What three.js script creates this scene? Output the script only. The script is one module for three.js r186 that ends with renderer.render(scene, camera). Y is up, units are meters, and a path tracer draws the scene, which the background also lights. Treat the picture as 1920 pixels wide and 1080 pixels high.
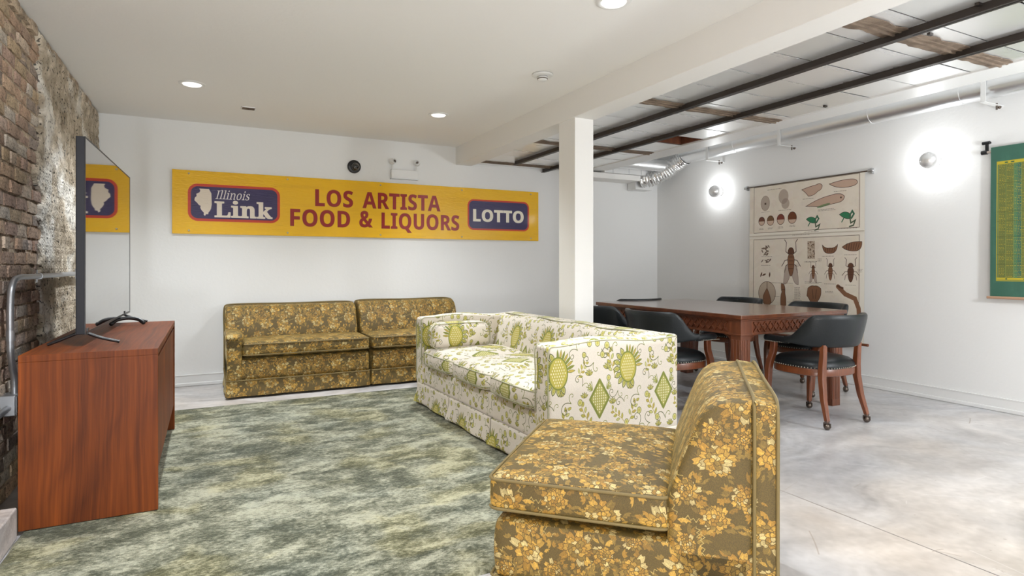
import * as THREE from 'three';
import { mergeGeometries, mergeVertices, toCreasedNormals } from 'three/addons/utils/BufferGeometryUtils.js';
import { RoundedBoxGeometry } from 'three/addons/geometries/RoundedBoxGeometry.js';

// ---------------------------------------------------------------- camera, exposure
const scene = new THREE.Scene();
scene.background = new THREE.Color(0x000000);
const camera = new THREE.PerspectiveCamera(2 * Math.atan(540 / 1117) * 180 / Math.PI, 1920 / 1080, 0.05, 60);
camera.position.set(0, 1.15, 0);
camera.rotation.y = -27 * Math.PI / 180;
camera.setViewOffset(1920, 1080, 0, 43, 1920, 1080);       // level camera, lens shifted down
const renderer = new THREE.WebGLRenderer({ antialias: true });
renderer.toneMapping = THREE.LinearToneMapping;
renderer.toneMappingExposure = 0.345;
renderer.shadowMap.enabled = true;
const LAMP = {                                               // the lamps' own lights are set in their builders with these
  downlight: 52, downlightColor: new THREE.Color(0.90, 0.955, 1),
  sconce: 1.1, sconceColor: new THREE.Color(0.955, 0.985, 1),
  fillLamp: [40, 29], fillLampColor: new THREE.Color(0.92, 0.965, 1),  // added fill lamps, out of view
};
// room: x to the right along the back wall, y up, the back wall at z = -6.44 (D = -z)
const ROOM = { left: -0.89, right: 5.54, back: 6.44, front: -2.6, ceil: 2.515, tin: 2.345, beamL: 2.55, beamR: 2.75, beamY: 2.31, ledgeL: 4.2, ledgeR: 4.45, high: 2.66 };

// ---------------------------------------------------------------- helpers
let seed = 7;
const rnd = () => { seed = (seed + 0x6d2b79f5) | 0; let t = Math.imul(seed ^ (seed >>> 15), 1 | seed); t = (t + Math.imul(t ^ (t >>> 7), 61 | t)) ^ t; return ((t ^ (t >>> 14)) >>> 0) / 4294967296; };
const rr = (a, b) => a + (b - a) * rnd();
const clamp = (x, a, b) => Math.min(b, Math.max(a, x));
const mix = (a, b, t) => a + (b - a) * t;
const sm = (a, b, x) => { const t = clamp((x - a) / (b - a), 0, 1); return t * t * (3 - 2 * t); };
const taken = new Map();
function numbered(name) { const n = taken.get(name) || 0; taken.set(name, n + 1); return n ? name + '_' + String(n).padStart(3, '0') : name; }
function thing(name, label, category, p = [0, 0, 0], turn = 0, group) {
  const o = new THREE.Group(); o.name = numbered(name); scene.add(o); o.position.set(...p); o.rotation.y = turn;
  o.userData = { label, category }; if (group) o.userData.group = group; return o;
}
function part(name, geo, mat, parent, label) {
  const o = new THREE.Mesh(Array.isArray(geo) ? join(geo) : geo, mat); o.name = name; parent.add(o); if (label) o.userData.label = label; return o;
}
function single(name, geo, mat, label, category, group) { const o = part(numbered(name), geo, mat, scene, label); o.userData.category = category; if (group) o.userData.group = group; return o; }
function struct(name, geo, mat, label) { const o = part(name, geo, mat, scene); o.userData = { kind: 'structure', label }; return o; }
function structGroup(name, label) { const o = new THREE.Group(); o.name = name; scene.add(o); o.userData = { kind: 'structure', label }; return o; }
function copyOf(o, label, p, turn) { const c = o.clone(); c.name = numbered(o.userData.base || o.name); scene.add(c); c.userData = { ...o.userData, label }; c.position.set(...p); c.rotation.y = turn; return c; }
// geometry: everything is made non-indexed with position, normal, uv so that it can be joined
function fin(g) { if (g.index) g = g.toNonIndexed(); if (!g.attributes.normal) g.computeVertexNormals(); for (const k of Object.keys(g.attributes)) if (!['position', 'normal', 'uv'].includes(k)) g.deleteAttribute(k); return uvm(g); }
function uvm(g) {                                           // uv in metres, by the face's main direction
  const p = g.attributes.position, uv = new Float32Array(p.count * 2), a = new THREE.Vector3(), b = new THREE.Vector3(), c = new THREE.Vector3();
  for (let i = 0; i < p.count; i += 3) {
    a.fromBufferAttribute(p, i); b.fromBufferAttribute(p, i + 1); c.fromBufferAttribute(p, i + 2);
    const n = b.clone().sub(a).cross(c.clone().sub(a)), nx = Math.abs(n.x), ny = Math.abs(n.y), nz = Math.abs(n.z);
    [a, b, c].forEach((v, k) => { const j = (i + k) * 2; if (ny > nx && ny > nz) { uv[j] = v.x; uv[j + 1] = -v.z; } else if (nx > nz) { uv[j] = v.z; uv[j + 1] = v.y; } else { uv[j] = v.x; uv[j + 1] = v.y; } });
  }
  g.setAttribute('uv', new THREE.BufferAttribute(uv, 2)); return g;
}
const join = (list) => mergeGeometries(list.map((g) => (g.index || !g.attributes.uv ? fin(g) : g)));
const bx = (w, h, d, x = 0, y = 0, z = 0) => fin(new THREE.BoxGeometry(w, h, d).translate(x, y, z));
const span = (x0, x1, y0, y1, z0, z1) => bx(Math.abs(x1 - x0), Math.abs(y1 - y0), Math.abs(z1 - z0), (x0 + x1) / 2, (y0 + y1) / 2, (z0 + z1) / 2);
const rb = (w, h, d, r, x = 0, y = 0, z = 0, s = 2) => fin(new RoundedBoxGeometry(w, h, d, s, Math.min(r, w / 2.01, h / 2.01, d / 2.01)).translate(x, y, z));
const rspan = (x0, x1, y0, y1, z0, z1, r = 0.003) => rb(Math.abs(x1 - x0), Math.abs(y1 - y0), Math.abs(z1 - z0), r, (x0 + x1) / 2, (y0 + y1) / 2, (z0 + z1) / 2);
const cyl = (r0, r1, h, x = 0, y = 0, z = 0, n = 24, axis = 'y') => { const g = new THREE.CylinderGeometry(r1, r0, h, n); if (axis === 'x') g.rotateZ(-Math.PI / 2); if (axis === 'z') g.rotateX(Math.PI / 2); return fin(g.translate(x, y, z)); };
const ball = (r, x = 0, y = 0, z = 0, n = 16) => fin(new THREE.SphereGeometry(r, n, Math.ceil(n * 0.7)).translate(x, y, z));
const V = (x, y, z) => new THREE.Vector3(x, y, z);
const tube = (pts, r, closed = false, seg = 40, rad = 8) => fin(new THREE.TubeGeometry(new THREE.CatmullRomCurve3(pts.map((p) => V(...p)), closed, 'centripetal'), seg, r, rad, closed));
const lathe = (pts, n = 28) => fin(new THREE.LatheGeometry(pts.map((p) => new THREE.Vector2(...p)), n));
function smooth(g, angle = 0.7) { for (const k of Object.keys(g.attributes)) if (k !== 'position') g.deleteAttribute(k); g = mergeVertices(g.index ? g : g, 1e-5); return uvm(toCreasedNormals(g, angle)); }
// an upholstered block: finely divided box with rounded edges, then bent by deform(v)
function soft(w, h, d, r, { x = 0, y = 0, z = 0, n = [18, 10, 14], deform } = {}) {
  const g = new THREE.BoxGeometry(1, 1, 1, ...n), p = g.attributes.position, H = [w / 2, h / 2, d / 2], v = V(0, 0, 0);
  const ease = (t) => 0.5 * Math.sin(Math.PI * t);           // -0.5..0.5, denser at the ends
  for (let i = 0; i < p.count; i++) {
    v.fromBufferAttribute(p, i);
    const q = [ease(v.x) * w, ease(v.y) * h, ease(v.z) * d], inner = q.map((c, k) => clamp(c, -H[k] + Math.min(r, H[k]), H[k] - Math.min(r, H[k])));
    const dx = q.map((c, k) => c - inner[k]), len = Math.hypot(...dx);
    if (len > 1e-9) for (let k = 0; k < 3; k++) q[k] = inner[k] + dx[k] / len * Math.min(r, len * 1.0001 > r ? r : len);
    v.set(...q); if (deform) deform(v, H);
    p.setXYZ(i, v.x + x, v.y + y, v.z + z);
  }
  return smooth(g, 1.2);
}
const puff = (a, b = 0, c = 0) => (v, H) => {                // bulge: a on top/bottom, b on sides x, c on front/back
  const fx = 1 - (v.x / H[0]) ** 2, fy = 1 - (v.y / H[1]) ** 2, fz = 1 - (v.z / H[2]) ** 2;
  const ox = v.x / H[0], oy = v.y / H[1], oz = v.z / H[2];
  v.y += a * oy * Math.max(0, fx) ** 0.6 * Math.max(0, fz) ** 0.6; v.x += b * ox * Math.max(0, fy) * Math.max(0, fz); v.z += c * oz * Math.max(0, fx) * Math.max(0, fy);
};
const roundRect = (w, d, r, y, n = 5) => { const o = []; for (const [sx, sz, a0] of [[1, 1, 0], [-1, 1, 1], [-1, -1, 2], [1, -1, 3]]) for (let k = 0; k <= n; k++) { const a = (a0 + k / n) * Math.PI / 2; o.push([sx * (w / 2 - r) + Math.cos(a) * r, y, sz * (d / 2 - r) + Math.sin(a) * r]); } return o; };
// loft of horizontal chamfered rectangles through [x, y, z, halfwidth, halfdepth]
function vloft(list, ch = 0.3) {
  const pos = [], ring = (l) => { const [x, y, z, a, b] = l, c = ch * Math.min(a, b); return [[a - c, b], [a, b - c], [a, -b + c], [a - c, -b], [-a + c, -b], [-a, -b + c], [-a, b - c], [-a + c, b]].map(([i, j]) => [x + i, y, z + j]); };
  const R = list.map(ring);
  for (let k = 0; k + 1 < R.length; k++) for (let i = 0; i < 8; i++) { const j = (i + 1) % 8; pos.push(R[k][i], R[k][j], R[k + 1][j], R[k][i], R[k + 1][j], R[k + 1][i]); }
  const up = list[list.length - 1][1] > list[0][1];
  for (const [r, f] of [[R[0], true], [R[R.length - 1], false]]) for (let i = 1; i < 7; i++) pos.push(...(f ? [r[0], r[i + 1], r[i]] : [r[0], r[i], r[i + 1]]));
  const flat = up ? pos.flatMap((t, i) => (i % 3 === 0 ? [pos[i], pos[i + 2], pos[i + 1]] : [])).flat() : pos.flat();
  const g = new THREE.BufferGeometry(); g.setAttribute('position', new THREE.Float32BufferAttribute(flat, 3)); return smooth(g, 0.6);
}
function extrude(shapePts, depth, { bevel = 0, seg = 3, angle = 0.6 } = {}) {   // profile [a, b] swept along +z by depth
  const s = new THREE.Shape(shapePts.map((p) => new THREE.Vector2(...p)));
  const g = new THREE.ExtrudeGeometry(s, { depth: depth - 2 * bevel, bevelEnabled: bevel > 0, bevelSize: bevel, bevelThickness: bevel, bevelOffset: -bevel, bevelSegments: seg, steps: 1, curveSegments: 8 });
  g.translate(0, 0, bevel); return smooth(g, angle);
}

// ---------------------------------------------------------------- noise and textures
const hash = (x, y, s) => { let h = Math.imul(x, 374761393) + Math.imul(y, 668265263) + Math.imul(s, 1442695041) | 0; h = Math.imul(h ^ (h >>> 13), 1274126177); return ((h ^ (h >>> 16)) >>> 0) / 4294967296; };
function vn(x, y, px, py, s) {                              // value noise with period px, py
  const xi = Math.floor(x), yi = Math.floor(y), fx = x - xi, fy = y - yi, u = fx * fx * (3 - 2 * fx), w = fy * fy * (3 - 2 * fy);
  const m = (a, p) => ((a % p) + p) % p, x0 = m(xi, px), x1 = m(xi + 1, px), y0 = m(yi, py), y1 = m(yi + 1, py);
  return mix(mix(hash(x0, y0, s), hash(x1, y0, s), u), mix(hash(x0, y1, s), hash(x1, y1, s), u), w);
}
function fbm(u, v, fx, fy, oct, s, gain = 0.5) { let a = 1, t = 0, n = 0; for (let o = 0; o < oct; o++) { t += a * vn(u * fx, v * fy, fx, fy, s + o); n += a; a *= gain; fx *= 2; fy *= 2; } return t / n; }
function dataTex(w, h, fn, srgb = true) {
  const d = new Uint8Array(w * h * 4), o = [0, 0, 0];
  for (let j = 0; j < h; j++) for (let i = 0; i < w; i++) { fn(i / w, j / h, o); const k = (j * w + i) * 4; d[k] = clamp(o[0], 0, 255); d[k + 1] = clamp(o[1], 0, 255); d[k + 2] = clamp(o[2], 0, 255); d[k + 3] = 255; }
  const t = new THREE.DataTexture(d, w, h); t.wrapS = t.wrapT = THREE.RepeatWrapping; t.magFilter = THREE.LinearFilter; t.minFilter = THREE.LinearMipmapLinearFilter; if (srgb) t.colorSpace = THREE.SRGBColorSpace; t.needsUpdate = true; return t;
}
const grey = (w, h, fn) => dataTex(w, h, (u, v, o) => { o[0] = o[1] = o[2] = fn(u, v) * 255; }, false);
function canvasTex(w, h, draw, srgb = true) { const c = document.createElement('canvas'); c.width = w; c.height = h; draw(c.getContext('2d'), w, h); const t = new THREE.CanvasTexture(c); t.wrapS = t.wrapT = THREE.RepeatWrapping; if (srgb) t.colorSpace = THREE.SRGBColorSpace; return t; }
const sized = (t, sx, sy = sx) => { const c = t.clone(); c.repeat.set(1 / sx, 1 / sy); c.needsUpdate = true; return c; };
const tone = (c, f) => c.map((x) => clamp(x * f, 0, 255));
const css = (c) => `rgb(${c.map((x) => Math.round(x)).join(',')})`;
const std = (o) => new THREE.MeshStandardMaterial(o);
const phys = (o) => new THREE.MeshPhysicalMaterial(o);

const fineNoise = grey(512, 512, (u, v) => fbm(u, v, 32, 32, 4, 3));
const wallBump = sized(fineNoise, 0.6);
const M = {};
M.wall = std({ color: new THREE.Color(0.86, 0.86, 0.85), roughness: 0.75, bumpMap: wallBump, bumpScale: 0.0006 });
M.ceil = std({ color: new THREE.Color(0.91, 0.90, 0.885), roughness: 0.85, bumpMap: wallBump, bumpScale: 0.0005 });
M.beam = std({ color: new THREE.Color(0.87, 0.855, 0.825), roughness: 0.6, bumpMap: wallBump, bumpScale: 0.0005 });
M.trim = std({ color: new THREE.Color(0.83, 0.83, 0.82), roughness: 0.35 });
M.white = std({ color: new THREE.Color(0.82, 0.82, 0.81), roughness: 0.4 });
M.black = std({ color: new THREE.Color(0.012, 0.012, 0.014), roughness: 0.35 });
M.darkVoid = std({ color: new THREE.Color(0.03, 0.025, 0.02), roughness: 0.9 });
M.steel = std({ color: new THREE.Color(0.62, 0.63, 0.64), roughness: 0.32, metalness: 1 });
M.chrome = std({ color: new THREE.Color(0.75, 0.76, 0.77), roughness: 0.12, metalness: 1 });
M.duct = std({ color: new THREE.Color(0.90, 0.91, 0.92), roughness: 0.3, metalness: 0.9, bumpMap: sized(fineNoise, 1.2), bumpScale: 0.0006 });
M.foil = std({ color: new THREE.Color(0.85, 0.85, 0.85), roughness: 0.16, metalness: 1 });
M.conduit = std({ color: new THREE.Color(0.42, 0.43, 0.45), roughness: 0.4, metalness: 0.8 });

// concrete: pale, mottled, trowel swirls and scratches
const concreteTex = canvasTex(2048, 2048, (c, w, h) => {
  const im = c.createImageData(w, h), d = im.data;
  for (let j = 0; j < h; j++) for (let i = 0; i < w; i++) {
    const u = i / w, v = j / h, wx = fbm(u, v, 5, 5, 3, 40) * 0.25, a = fbm(u + wx, v, 4, 9, 5, 11), b = fbm(u, v + wx, 14, 40, 4, 21), f = fbm(u, v, 160, 160, 2, 31), k2 = fbm(u + 0.3, v + wx, 6, 6, 4, 55);
    let t = 184 + (a - 0.5) * 92 + (b - 0.5) * 56 + (f - 0.5) * 18; const warm = (k2 - 0.5) * 38, k = (j * w + i) * 4;
    d[k] = t + 2 + warm * 0.5; d[k + 1] = t - 3 + warm * 0.05; d[k + 2] = t - 6 - warm * 0.5; d[k + 3] = 255;
  }
  c.putImageData(im, 0, 0); c.lineCap = 'round';
  for (let n = 0; n < 150; n++) {
    const x = rr(0, w), y = rr(0, h), l = rr(10, 110), a = rr(0, 6.28), dk = rnd() < 0.55;
    c.strokeStyle = dk ? `rgba(110,88,66,${rr(0.12, 0.4)})` : `rgba(225,222,220,${rr(0.15, 0.45)})`; c.lineWidth = rr(0.8, 3.2);
    c.beginPath(); c.moveTo(x, y); c.quadraticCurveTo(x + Math.cos(a) * l / 2 + rr(-3, 3), y + Math.sin(a) * l / 2 + rr(-3, 3), x + Math.cos(a) * l, y + Math.sin(a) * l); c.stroke();
  }
  for (let n = 0; n < 500; n++) { c.fillStyle = `rgba(95,80,65,${rr(0.1, 0.4)})`; c.beginPath(); c.ellipse(rr(0, w), rr(0, h), rr(0.8, 3), rr(0.6, 2), rr(0, 3), 0, 6.3); c.fill(); }
});
M.concrete = std({ map: sized(concreteTex, 4.6), roughness: 0.42, roughnessMap: sized(grey(512, 512, (u, v) => 0.65 + 0.5 * (fbm(u, v, 5, 8, 5, 90) - 0.2)), 2.3), bumpMap: sized(fineNoise, 1.5), bumpScale: 0.0008 });
M.curb = std({ map: sized(concreteTex, 1.6), color: new THREE.Color(0.95, 0.9, 0.88), roughness: 0.85, bumpMap: sized(fineNoise, 0.4), bumpScale: 0.002 });

// wood
function woodTex(w, h, lo, hi, s, rings = 5, streak = 0.5) {
  return dataTex(w, h, (u, v, o) => {
    const warp = fbm(u, v, 3, 2, 4, s) * 1.3, g = fbm(u + warp * 0.06, v, 90, 2, 3, s + 9), big = Math.abs(Math.sin((u * rings + warp * 1.6 + 0.35 * Math.cos(v * 6.283)) * Math.PI)), pore = fbm(u, v, 200, 14, 2, s + 20);
    let t = clamp(0.16 + 0.5 * fbm(u + warp * 0.1, v, 7, 2, 4, s + 5) + streak * (g - 0.5) + 0.14 * (big - 0.5) + 0.16 * (pore - 0.5) + 0.12, 0, 1);
    for (let k = 0; k < 3; k++) o[k] = mix(lo[k], hi[k], t);
  });
}
const walnut = woodTex(1024, 1024, [64, 26, 6], [158, 80, 24], 61, 4, 0.5);
M.walnut = phys({ map: sized(walnut, 0.75, 1.3), roughness: 0.5, specularIntensity: 0.5, color: new THREE.Color(0.86, 0.84, 0.8) });
const mahog = woodTex(512, 1024, [58, 28, 14], [134, 74, 42], 83, 4, 0.4);
M.tableTop = phys({ map: sized(mahog, 0.5, 1.2), color: new THREE.Color(0.95, 0.95, 0.95), roughness: 0.3, clearcoat: 1, clearcoatRoughness: 0.16 });
M.table = phys({ map: sized(mahog, 0.3, 0.8), roughness: 0.42, clearcoat: 0.3, clearcoatRoughness: 0.3 });
const chairWoodTex = woodTex(256, 512, [68, 31, 13], [142, 76, 36], 97, 3, 0.4);
M.chairWood = phys({ map: sized(chairWoodTex, 0.2, 0.6), roughness: 0.35, clearcoat: 0.4, clearcoatRoughness: 0.25 });
const hide = grey(256, 256, (u, v) => fbm(u, v, 40, 40, 3, 200));
M.leather = phys({ specularIntensity: 0.7, color: new THREE.Color(0.007, 0.010, 0.012), roughness: 0.4, bumpMap: sized(hide, 0.12), bumpScale: 0.0006, clearcoat: 0.15, clearcoatRoughness: 0.3 });
M.brassNail = std({ color: new THREE.Color(0.55, 0.5, 0.42), roughness: 0.3, metalness: 1 });
M.casterMetal = std({ color: new THREE.Color(0.16, 0.13, 0.11), roughness: 0.28, metalness: 1 });
M.castWheel = std({ color: new THREE.Color(0.03, 0.025, 0.022), roughness: 0.35 });

// gold brocade: roses in gold thread on olive ground
const brocade = canvasTex(1024, 1024, (c, W, H) => {
  c.fillStyle = css([92, 75, 32]); c.fillRect(0, 0, W, H);
  const gold = [174, 136, 58], pale = [180, 160, 106], amber = [152, 114, 44], dim = [128, 103, 46];
  const wrap = (x, y, r, f) => { for (const ox of [-W, 0, W]) for (const oy of [-H, 0, H]) if (x + ox > -r && x + ox < W + r && y + oy > -r && y + oy < H + r) { c.save(); c.translate(x + ox, y + oy); f(); c.restore(); } };
  const dark = 'rgba(86,66,26,0.9)';
  const petal = (l, w2, col) => { c.beginPath(); c.moveTo(-w2 * 0.2, 0); c.bezierCurveTo(w2 * 0.9, -l * 0.1, w2 * 1.3, -l * 0.8, w2 * 0.5, -l); c.bezierCurveTo(w2 * 0.3, -l * 0.86, 0, -l * 0.9, -w2 * 0.4, -l * 0.98); c.bezierCurveTo(-w2 * 1.2, -l * 0.75, -w2 * 0.9, -l * 0.2, -w2 * 0.2, 0); c.fillStyle = css(col); c.fill(); c.strokeStyle = dark; c.lineWidth = 4; c.stroke(); c.beginPath(); c.moveTo(w2 * 0.1, -l * 0.25); c.quadraticCurveTo(w2 * 0.5, -l * 0.5, w2 * 0.3, -l * 0.82); c.strokeStyle = css(tone(col, 1.14)); c.lineWidth = w2 * 0.28; c.stroke(); };
  const blade = (x, y, l, w2, rot, col) => wrap(x, y, l * 1.3, () => { c.rotate(rot); c.beginPath(); c.moveTo(0, 0); c.bezierCurveTo(w2, -l * 0.3, w2 * 0.9, -l * 0.7, -w2 * 0.2, -l); c.lineTo(-w2 * 0.15, -l * 0.72); c.lineTo(-w2 * 0.75, -l * 0.66); c.lineTo(-w2 * 0.35, -l * 0.46); c.lineTo(-w2 * 0.85, -l * 0.3); c.closePath(); c.fillStyle = css(col); c.fill(); });
  const rose = (x, y, R, rot, sd) => wrap(x, y, R * 1.6, () => {
    const s0 = seed; seed = sd; c.rotate(rot); c.scale(1, 0.88);
    for (let ring = 0; ring < 4; ring++) { const n = [11, 9, 7, 4][ring], l = R * [1.16, 0.86, 0.58, 0.33][ring]; for (let k = 0; k < n; k++) { c.save(); c.rotate((k + 0.5 * (ring % 2) + rr(-0.25, 0.25)) / n * 6.283); petal(l * rr(0.8, 1.15), R * [0.27, 0.26, 0.23, 0.17][ring], tone([gold, pale, amber, gold, dim][Math.floor(rnd() * 5)], rr(0.92, 1.1))); c.restore(); } }
    seed = s0;
  });
  const roses = [[150, 170, 118], [470, 100, 96], [800, 190, 120], [320, 410, 116], [655, 470, 122], [965, 500, 104], [120, 690, 118], [470, 760, 116], [800, 800, 120], [300, 985, 84], [985, 960, 76], [640, 290, 72], [150, 430, 74], [480, 575, 68], [820, 625, 70], [300, 610, 64], [640, 965, 86], [975, 310, 64]];
  for (let k = 0; k < 230; k++) { const q = roses[k % roses.length], a = rr(0, 6.28), d = q[2] * rr(0.75, 1.25); blade(q[0] + Math.cos(a) * d, q[1] + Math.sin(a) * d, rr(40, 92), rr(13, 26), a + Math.PI / 2 + rr(-0.8, 0.8), tone([gold, amber, dim, dim][k % 4], rr(0.85, 1.08))); }
  for (let k = 0; k < 20; k++) { const x = rr(0, W), y = rr(0, H), r0 = rr(0, 6.28), l = rr(90, 190); wrap(x, y, 240, () => { c.rotate(r0); c.strokeStyle = 'rgba(188,164,98,0.9)'; c.lineWidth = 4; c.beginPath(); c.moveTo(0, 0); for (let i = 1; i < 8; i++) c.lineTo(i / 7 * l, (i % 2 ? -11 : 11) + Math.sin(i) * 8); c.stroke(); }); }
  roses.forEach(([x, y, R], k) => rose(x, y, R, k * 1.3, 100 + k));
  for (let k = 0; k < 60; k++) { const x = rr(0, W), y = rr(0, H); if (roses.every(([a, b, R]) => Math.hypot(a - x, b - y) > R * 1.15)) blade(x, y, rr(46, 80), rr(16, 26), rr(0, 6.28), tone(rnd() < 0.5 ? amber : gold, rr(0.9, 1.08))); }
  const im = c.getImageData(0, 0, W, H), d = im.data;                     // weave: thread by thread
  for (let j = 0; j < H; j++) for (let i = 0; i < W; i++) { const k = (j * W + i) * 4, f = 0.84 + 0.32 * hash(i >> 1, j >> 2, 5) + ((i >> 1) % 2 ? 0.03 : -0.03); d[k] *= f; d[k + 1] *= f; d[k + 2] *= f; }
  c.putImageData(im, 0, 0);
});
const weave = grey(256, 256, (u, v) => 0.5 + 0.25 * Math.sin(u * 6.283 * 64) * Math.sin(v * 6.283 * 64) + 0.3 * (hash(Math.floor(u * 128), Math.floor(v * 128), 4) - 0.5));
M.brocade = phys({ map: sized(brocade, 0.47), roughness: 0.55, sheen: 0.7, sheenColor: new THREE.Color(0.95, 0.78, 0.34), sheenRoughness: 0.45, bumpMap: sized(weave, 0.12), bumpScale: 0.0012 });
M.brocadePipe = phys({ color: new THREE.Color(0.17, 0.12, 0.038), roughness: 0.6, sheen: 0.6, sheenColor: new THREE.Color(0.9, 0.75, 0.4), sheenRoughness: 0.4 });

// cream cotton with printed green crewel flowers
const crewel = canvasTex(1024, 1024, (c, W, H) => {
  c.fillStyle = css([222, 212, 198]); c.fillRect(0, 0, W, H);
  const G = 'rgb(122,128,52)', D = 'rgb(100,102,62)', Y = 'rgb(180,168,74)', L = 'rgb(194,188,116)', O = 'rgb(184,160,76)';
  const wrap = (x, y, f) => { for (const ox of [-W, 0, W]) for (const oy of [-H, 0, H]) { if (Math.abs(x + ox - W / 2) > W || Math.abs(y + oy - H / 2) > H) continue; c.save(); c.translate(x + ox, y + oy); f(); c.restore(); } };
  const leaf = (l, w2, fill, line) => { c.beginPath(); c.moveTo(0, 0); c.quadraticCurveTo(w2, -l * 0.5, 0, -l); c.quadraticCurveTo(-w2, -l * 0.5, 0, 0); if (fill) { c.fillStyle = fill; c.fill(); } c.strokeStyle = line; c.stroke(); };
  const flower = (x, y, S) => wrap(x, y, () => {
    c.scale(S, S); c.lineWidth = 7;
    for (let k = 0; k < 9; k++) { c.save(); c.rotate(0.5 + k * 0.38); c.translate(0, -96); leaf(74, 40, L, D); c.translate(0, -12); c.lineWidth = 3; leaf(42, 18, Y, G); c.restore(); }
    for (let k = 0; k < 8; k++) { c.save(); c.rotate(-1.5 + k * 0.22); c.translate(0, -90); c.lineWidth = 4; leaf(86, 20, k % 2 ? G : O, G); c.restore(); }
    c.beginPath(); c.ellipse(0, 0, 96, 118, 0.1, 0, 6.3); c.fillStyle = Y; c.fill(); c.strokeStyle = G; c.lineWidth = 12; c.stroke();
    c.fillStyle = 'rgb(222,212,170)'; for (let a = -3; a < 4; a++) for (let b = -4; b < 5; b++) { const px = a * 24 + (b & 1 ? 12 : 0), py = b * 22; if ((px / 84) ** 2 + (py / 104) ** 2 < 0.85) { c.beginPath(); c.ellipse(px, py, 6, 8, 0, 0, 6.3); c.fill(); } }
  });
  const diamond = (x, y, S) => wrap(x, y, () => {
    c.scale(S, S); c.beginPath(); c.moveTo(0, -140); c.lineTo(104, 0); c.lineTo(0, 140); c.lineTo(-104, 0); c.closePath(); c.fillStyle = 'rgb(166,162,84)'; c.fill(); c.strokeStyle = G; c.lineWidth = 20; c.lineJoin = 'round'; c.stroke();
    c.fillStyle = 'rgb(224,216,176)'; for (let a = -4; a < 5; a++) for (let b = -6; b < 7; b++) { const px = a * 22, py = b * 20; if (Math.abs(px) / 104 + Math.abs(py) / 140 < 0.8) { c.beginPath(); c.ellipse(px, py, 6, 7, 0, 0, 6.3); c.fill(); } }
    for (const s of [-1, 1]) for (let k = 0; k < 5; k++) { c.save(); c.translate(s * 78, -66); c.rotate(s * (0.2 + k * 0.3)); c.lineWidth = 4; leaf(70 - k * 4, 15, k % 2 ? L : null, G); c.restore(); }
  });
  const curl = (x, y, S, rot, flip = 1) => wrap(x, y, () => { c.rotate(rot); c.scale(S * flip, S); c.strokeStyle = D; c.lineWidth = 6; c.beginPath(); c.moveTo(0, 0); c.bezierCurveTo(10, -60, 60, -90, 96, -50); c.bezierCurveTo(112, -24, 92, 4, 68, -8); c.bezierCurveTo(54, -18, 62, -38, 78, -32); c.stroke(); c.strokeStyle = G; c.lineWidth = 5; c.beginPath(); c.moveTo(0, 0); c.bezierCurveTo(-8, -44, -46, -60, -62, -34); c.bezierCurveTo(-68, -16, -48, -8, -44, -22); c.stroke(); });
  const spray = (x, y, S, rot) => wrap(x, y, () => { c.rotate(rot); c.scale(S, S); c.strokeStyle = O; c.lineWidth = 7; c.beginPath(); c.moveTo(0, 150); c.bezierCurveTo(-30, 60, 30, 10, 0, -90); c.stroke(); for (let k = 0; k < 7; k++) { c.save(); c.translate((k % 2 ? 8 : -8), 110 - k * 30); c.rotate((k % 2 ? 1 : -1) * (0.9 - k * 0.05)); c.lineWidth = 4; leaf(64 - k * 3, 26, [Y, L, O][k % 3], G); c.restore(); } });
  const berry = (x, y, r) => wrap(x, y, () => { c.beginPath(); c.arc(0, 0, r, 0, 6.3); c.fillStyle = L; c.fill(); c.strokeStyle = D; c.lineWidth = 6; c.stroke(); c.beginPath(); c.arc(0, 0, r * 0.4, 0, 6.3); c.fillStyle = Y; c.fill(); });
  const tuft = (x, y, S) => wrap(x, y, () => { c.scale(S, S); c.lineWidth = 4; for (let k = -2; k < 3; k++) { c.save(); c.rotate(k * 0.5); leaf(56, 18, k % 2 ? L : Y, D); c.restore(); } });
  spray(500, 250, 1.25, 0.25); spray(150, 760, 1.1, -0.5); spray(890, 760, 1.15, 0.5); spray(420, 800, 1.0, 0.9); spray(920, 300, 0.9, -0.7);
  for (const a of [[470, 160, 1.5, 0.5], [760, 250, 1.4, 2.5, -1], [60, 640, 1.4, 1.0], [930, 480, 1.2, -0.5], [400, 560, 1.2, 2.9, -1], [640, 930, 1.4, 0.2], [60, 960, 1.3, -0.8], [900, 950, 1.2, 1.6, -1], [640, 120, 1.2, 3.4], [990, 120, 1.2, 0.9], [300, 690, 1.1, 0.3]]) curl(...a);
  for (const [x, y, r] of [[560, 90, 36], [630, 180, 32], [700, 60, 34], [60, 800, 34], [260, 900, 30], [480, 930, 34], [960, 640, 32], [360, 990, 30], [820, 60, 32], [900, 170, 28], [780, 900, 34], [540, 420, 28]]) berry(x, y, r);
  for (const a of [[560, 330, 1.3], [830, 380, 1.2], [480, 690, 1.2], [900, 600, 1.1], [560, 1010, 1.2], [200, 560, 1.1], [760, 1000, 1.1], [70, 70, 1.2]]) tuft(...a);
  diamond(676, 622, 1.36); flower(240, 330, 1.32);
  const im = c.getImageData(0, 0, W, H), d = im.data; for (let j = 0; j < H; j++) for (let i = 0; i < W; i++) { const k = (j * W + i) * 4, f = 0.93 + 0.14 * hash(i >> 1, j >> 1, 8); d[k] *= f; d[k + 1] *= f; d[k + 2] *= f; } c.putImageData(im, 0, 0);
});
const crewelMap = sized(crewel, 0.47, 0.56); crewelMap.offset.set(0.383, -0.322);
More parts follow.
